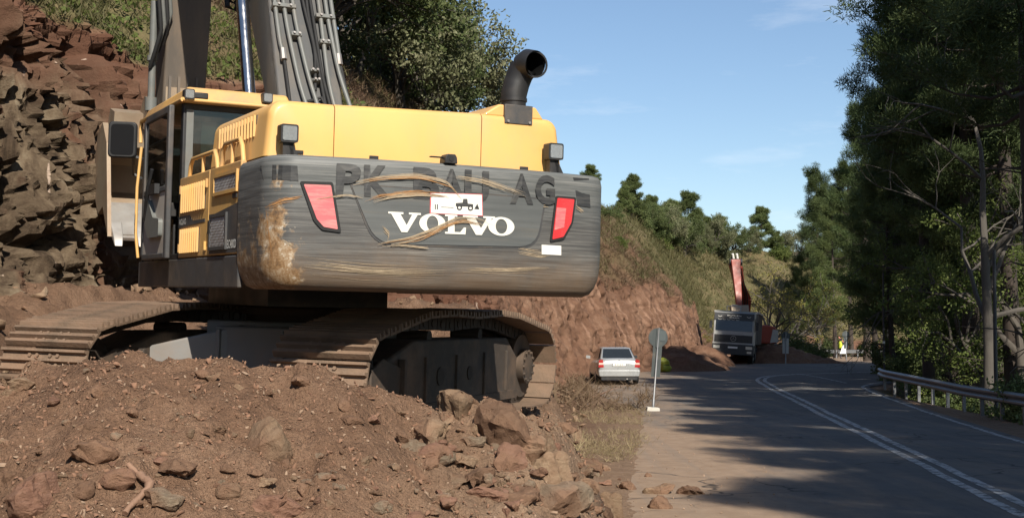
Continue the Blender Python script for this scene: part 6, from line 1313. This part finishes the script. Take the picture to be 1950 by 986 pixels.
pts = [(rng.uniform(1150, 1240), rng.uniform(735, 785)) for _ in range(70)]; V, F = tufts(hits(pts), 12, np.full(70, 0.4), rng, 0.012, 1.2); tag(np_mesh('verge_litter', V, F, M_brush), 'dead brush and litter on the verge behind the parked car', kind='stuff')
# forest floor growth behind the barrier
fx = rng.uniform(11.5, 30, 9000); fy = rng.uniform(18, 62, 9000); ok = (fx > XR(fy) + 1.0) & ((fx < 13.5) | (fy < yr(fx) - 1.2)); fx, fy = fx[ok], fy[ok]
V, F = leaves(np.c_[fx, fy, ground_z(fx, fy) + 0.12], np.full(len(fx), 0.22), 6, 0.12, rng, 0.6, 0.5); tag(np_mesh('undergrowth', V, F, M_oak), 'dark leafy undergrowth on the wood floor behind the barrier', kind='stuff')

# ------------------------------------------------------------------ rocks
def rock_mat(name, cols):
    m, nt, b = base_mat(name); v = nt.coord('Object'); oi = nt.new('ShaderNodeObjectInfo')
    n = nt.mix(0.5, nt.noise(v, 2.5, 6, 0.65, 0.6), nt.noise(nt.coord('Object', (1, 1, 4)), 5, 6, 0.7)); c = nt.ramp(n, [(0.3, cols[0]), (0.48, cols[1]), (0.6, cols[2]), (0.74, cols[3])])
    c = nt.mix(nt.ramp(nt.noise(v, 1.4, 5, 0.6), [(0.38, 0.0), (0.60, 0.88)]), c, (0.205, 0.118, 0.074))
    hv = nt.new('ShaderNodeHueSaturation'); nt.l.new(c, hv.inputs['Color']); nt.l.new(nt.math('MULTIPLY_ADD', oi.outputs['Random'], 0.4), hv.inputs['Value']); hv.inputs['Value'].links[0].from_node.inputs[2].default_value = 0.8
    put(nt, b.inputs['Base Color'], hv.outputs['Color']); b.inputs['Roughness'].default_value = 0.9; b.inputs['Specular IOR Level'].default_value = 0.2
    nt.l.new(nt.bump(nt.noise(v, 11, 7, 0.75), 0.6, 0.08), b.inputs['Normal']); return m
ROCKM = {'tan': rock_mat('tan_rock', [(0.12, 0.075, 0.045), (0.24, 0.165, 0.105), (0.30, 0.215, 0.14), (0.44, 0.34, 0.24)]), 'red': rock_mat('red_rock', [(0.12, 0.06, 0.038), (0.22, 0.118, 0.08), (0.27, 0.158, 0.112), (0.38, 0.265, 0.2)]),
         'grey': rock_mat('grey_rock', [(0.11, 0.082, 0.055), (0.21, 0.162, 0.112), (0.29, 0.232, 0.168), (0.46, 0.39, 0.30)]), 'brown': rock_mat('brown_rock', [(0.09, 0.052, 0.032), (0.185, 0.11, 0.07), (0.24, 0.15, 0.095), (0.34, 0.23, 0.15)])}
def rock_mesh(seed, m, flat=1.0, n=16, sub=3, amp=0.05):
    r = np.random.default_rng(seed); bm = bmesh.new()
    for p in unit(r, n) * r.uniform(0.75, 1.0, (n, 1)) * np.array([1, 0.8, 0.7 * flat]) * 0.5: bm.verts.new(p)
    res = bmesh.ops.convex_hull(bm, input=bm.verts); bmesh.ops.delete(bm, geom=[v for v in bm.verts if not v.link_faces], context='VERTS')
    bmesh.ops.bevel(bm, geom=bm.edges[:], offset=0.018, segments=1, affect='EDGES')
    bmesh.ops.triangulate(bm, faces=bm.faces)
    for _ in range(sub): 
        es = [e for e in bm.edges if e.calc_length() > 0.09]
        if es: bmesh.ops.subdivide_edges(bm, edges=es, cuts=1)
        bmesh.ops.triangulate(bm, faces=[f for f in bm.faces if len(f.verts) > 3])
    V = np.array([v.co[:] for v in bm.verts]); nn = unit(r, 1)[0]
    d = amp * fbm(V + seed, 0.35, 4, 0.55, seed) + amp * 0.5 * fbm((V @ np.array([nn]).T) * np.ones(3) * 1.0, 0.08, 2, 0.5, seed)
    bm.normal_update()
    for v, dd in zip(bm.verts, d): v.co += v.normal * dd
    me = bpy.data.meshes.new('rock'); bm.to_mesh(me); bm.free(); me.materials.append(m); me.shade_smooth(); me.set_sharp_from_angle(angle=math.radians(28)); return me
RM = {c: [rock_mesh(100 + i * 7 + len(c), ROCKM[c], f) for i, f in enumerate((1.0, 0.75, 0.55, 0.9))] for c in ROCKM}
ROCKS = [(63, 947, 118, 'red', 0, 'large reddish rock in the bottom left corner'), (27, 741, 58, 'tan', 1, 'tilted slab of rock just below the end of the far track'), (172, 858, 88, 'brown', 1, 'flat brown rock half sunk in the middle of the mound'), (507, 852, 118, 'tan', 0, 'biggest pale tan boulder in the middle of the mound'), (222, 914, 62, 'red', 1, 'pinkish flat rock above the bent root'), (335, 897, 68, 'brown', 3, 'brown angular rock to the side of the bent root'),
         (362, 829, 24, 'tan', 0, 'small pale tan stone alone in the loose dirt'), (303, 957, 84, 'grey', 1, 'grey rock lying against the bent root'), (502, 922, 46, 'tan', 2, 'flat tan stone below the biggest boulder'), (439, 893, 38, 'brown', 1, 'small brown stone left of the biggest boulder'), (434, 942, 48, 'tan', 1, 'speckled tan stone near the bottom edge'), (389, 712, 38, 'brown', 1, 'brown stone near the top of the mound'), (457, 743, 26, 'tan', 2, 'little tan stone below the grey frame plate'), (535, 976, 92, 'red', 1, 'pinkish rock cut by the bottom edge'), (154, 942, 50, 'brown', 3, 'dark brown rock beside the reddish corner rock'), (10, 914, 34, 'brown', 0, 'brown stone at the left edge above the reddish corner rock'),
         (873, 778, 82, 'tan', 0, 'upright tan boulder standing against the lower run of the track'), (570, 728, 46, 'brown', 2, 'dark flat slab in front of the near track'), (828, 829, 72, 'tan', 1, 'tan rock below the upright boulder'), (896, 840, 46, 'grey', 1, 'greyish wedge of rock beneath the upright boulder'), (955, 812, 96, 'brown', 0, 'broad brown boulder right of the upright one'), (1050, 904, 84, 'tan', 0, 'rounded tan boulder low on the road side of the mound'), (1068, 955, 120, 'grey', 1, 'big pale grey rock at the bottom edge near the road'), (962, 880, 66, 'red', 0, 'orange-brown broken rock in the rubble'), (937, 788, 48, 'brown', 3, 'brown rock close under the track'), (1041, 798, 70, 'tan', 0, 'tan boulder at the far foot of the track'),
         (616, 911, 32, 'grey', 2, 'small grey stone in the dirt below the biggest boulder'), (724, 966, 38, 'grey', 0, 'greenish grey stone at the bottom edge'), (882, 872, 58, 'tan', 2, 'slanting slab in the rubble'), (824, 862, 44, 'red', 1, 'reddish stone in the rubble'), (629, 967, 24, 'tan', 0, 'yellowish small stone at the bottom edge'), (985, 948, 78, 'brown', 1, 'brown rock beside the big pale grey one'), (1159, 947, 64, 'tan', 0, 'tan rock at the foot of the mound by the road'), (1196, 926, 32, 'brown', 2, 'dark flat stone at the edge of the shoulder'), (1111, 860, 50, 'brown', 1, 'brown rock on the road side slope of the mound'), (1096, 822, 36, 'tan', 0, 'tan rock beside the dry grass'),
         (1252, 962, 48, 'brown', 0, 'dark rock on the shoulder cut nearest the bottom edge'), (1257, 936, 40, 'tan', 3, 'dusty rock on the shoulder behind the dark one'), (1318, 937, 38, 'brown', 3, 'lone rock furthest out on the asphalt'), (1235, 909, 16, 'brown', 0, 'small stone alone on the shoulder'), (905, 905, 60, 'brown', 1, 'brown rock among broken slabs'), (860, 915, 44, 'tan', 2, 'tan slab on the rubble slope'), (1010, 860, 56, 'tan', 1, 'tan rock above the rounded boulder'), (930, 950, 52, 'red', 3, 'reddish rock near the bottom edge'), (1120, 905, 40, 'tan', 3, 'tan stone between the rounded boulder and the road'), (790, 905, 38, 'brown', 0, 'brown stone on the smooth part of the mound'), (670, 800, 40, 'brown', 2, 'flat brown stone below the near track'), (700, 880, 30, 'tan', 1, 'pale stone on the smooth part of the mound')]
def put_rock(me, px, py, w, lab, grp, r, cat='rock'):
    p = hit(px, py + w * 0.15); d = np.linalg.norm(p - CAM); s = w / FPX * d * ((1.85 if px > 780 else 1.45) if cat == 'rock' else 1.15)
    o = new_obj('rock' if cat == 'rock' else 'stone', me); o.location = (p[0], p[1] + s * 0.12, p[2] + s * (0.02 if cat == 'rock' and px > 780 else 0.07)); o.rotation_euler = (r.uniform(-0.35, 0.35), r.uniform(-0.35, 0.35), r.uniform(0, 6.28)); o.scale = (s, s, s * r.uniform(0.85, 1.15)); tag(o, lab, cat, grp)
rr2 = np.random.default_rng(21)
for (px, py, w, c, v, lab) in ROCKS: put_rock(RM[c][v], px, py, w, lab, 'rocks on the mound', rr2)
k = 0
while k < 240:
    px, py = rr2.uniform(0, 1190), rr2.uniform(690, 985); dense = 0.28 + 0.72 * sstep(np.array(px), 640, 860)
    if py < np.interp(px, [0, 270, 690, 800, 1060, 1190], [730, 690, 740, 800, 800, 900]) or rr2.random() > dense: continue
    c = rr2.choice(['tan', 'brown', 'brown', 'red', 'grey']); nb = min(ROCKS, key=lambda q: (q[0] - px) ** 2 + (q[1] - py) ** 2)[5]; w = rr2.uniform(10, 24) + (rr2.random() < 0.3) * rr2.uniform(4, 26) * (1 + 0.5 * (px > 780)); put_rock(RM[c][rr2.integers(0, 4)], px, py, w, 'small %s stone by the %s' % (c, ' '.join(nb.split()[:11])), 'small stones on the mound', rr2, 'stone'); k += 1
# gravel and clods
chip = rock_mesh(5, None, 0.8, 9, 0, 0.0); cvs = np.array([v.co[:] for v in chip.vertices]); chf = np.array([(t.vertices[0], t.vertices[1], t.vertices[2]) for t in (chip.calc_loop_triangles() or chip.loop_triangles)])
def gravel(name, pts, sizes, m, label, r):
    n = len(pts); q = r.normal(size=(n, 4)); q /= np.linalg.norm(q, axis=1)[:, None]; w, x, y, z = q.T
    Rm = np.stack([1-2*(y*y+z*z), 2*(x*y-z*w), 2*(x*z+y*w), 2*(x*y+z*w), 1-2*(x*x+z*z), 2*(y*z-x*w), 2*(x*z-y*w), 2*(y*z+x*w), 1-2*(x*x+y*y)], 1).reshape(n, 3, 3)
    V = np.einsum('nij,kj->nki', Rm, cvs) * (sizes[:, None, None] * r.uniform(0.6, 1.3, (n, 1, 3))) + np.asarray(pts)[:, None, :]
    F = (chf[None] + (np.arange(n) * len(cvs))[:, None, None]).reshape(-1, 3); return tag(np_mesh(name, V.reshape(-1, 3), F, m), label, kind='stuff')
gxx = rng.uniform(-4.6, 1.5, 26000); gyy = rng.uniform(6.8, 14.5, 26000); keep = (gyy < 11.2) | (gxx > 0.1); gxx, gyy = gxx[keep], gyy[keep]
gs = 0.012 + 0.030 * rng.random(len(gxx)) ** 3.0 + 0.03 * (rng.random(len(gxx)) < 0.06); half = rng.random(len(gxx)) < 0.6
PG = np.c_[gxx, gyy, ground_z(gxx, gyy) + gs * 0.15]
M_clod = mat('dirt_clods', (0.215, 0.118, 0.072), 0.95, var=0.35, scale=1.5, bump=0.5, bscale=30, bdist=0.01)
M_grav = mat('stone_chips', (0.27, 0.185, 0.125), 0.9, var=0.5, scale=3.5, bump=0.5, bscale=30, bdist=0.01)
gravel('dirt_clods', PG[half], gs[half] * 1.3, M_clod, 'loose clods of brown earth over the mound', rng); gravel('stone_chips', PG[~half], gs[~half], M_grav, 'chips of stone scattered over the mound', rng)
sx2 = rng.uniform(0.6, 4.2, 1500); sy2 = rng.uniform(12, 36, 1500); okk = (sx2 > XL(sy2) - 1.2) & (sx2 < XL(sy2) + 2.2) & (rng.random(1500) < np.exp(-np.clip(sx2 - XL(sy2), 0, 9))); sx2, sy2 = sx2[okk], sy2[okk]
gravel('road_grit', np.c_[sx2, sy2, zr(sy2) + 0.008], 0.015 + 0.04 * rng.random(len(sx2)) ** 3, M_grav, 'grit and crumbs of stone on the dusty shoulder', rng)
tx = rng.uniform(-7, 3.0, 2600); ty = rng.uniform(11, 48, 2600); okk = (tx < np.interp(ty, [11, 20, 30, 46], [-4.8, 1.2, 1.6, 2.6])) & ~((ty < 17.5) & (tx > -5.0)); tx, ty = tx[okk], ty[okk]
gravel('talus', np.c_[tx, ty, ground_z(tx, ty) + 0.03], 0.05 + 0.30 * rng.random(len(tx)) ** 4, ROCKM['tan'], 'broken stone lying at the foot of the cut bank', rng)
# bent root lying on the mound, sticks on the verge
def stick(name, pp, rad, label, cat, lo=5.0):
    q = [hit(*a, lo=lo) + np.array([0, 0, rad[i] * 0.6]) for i, a in enumerate(pp)]; o0 = q[0]; e = empty(name, o0); b = MB(); d = []
    for i in range(len(q) - 1):
        for t in np.linspace(0, 1, 5)[:-1]: d.append((q[i] * (1 - t) + q[i+1] * t - o0 + rng.normal(0, rad[i] * 0.15, 3), (rad[i] * (1 - t) + rad[i+1] * t) * rng.uniform(0.65, 1.1)))
    d.append((q[-1] - o0, rad[-1])); b.tube([x[0] for x in d], [x[1] for x in d], 8); b.build('stem', M_root, e, smooth=60); tag(e, label, cat)
M_root = mat('root_wood', (0.24, 0.14, 0.09), 0.8, var=0.3, scale=5, bump=0.5, bscale=20, bdist=0.02)
stick('bent_root', [(244, 897), (262, 908), (287, 929), (270, 955), (238, 984)], [0.02, 0.026, 0.028, 0.024, 0.02], 'bent orange-brown root lying between the rocks of the mound', 'root')
stick('branch', [(1072, 712), (1086, 716), (1100, 722)], [0.03, 0.05, 0.03], 'pale broken branch lying past the far end of the track', 'branch', 17)
stick('branch', [(1130, 758), (1160, 745), (1198, 732)], [0.05, 0.04, 0.02], 'long dark branch lying behind the parked car', 'branch', 20)
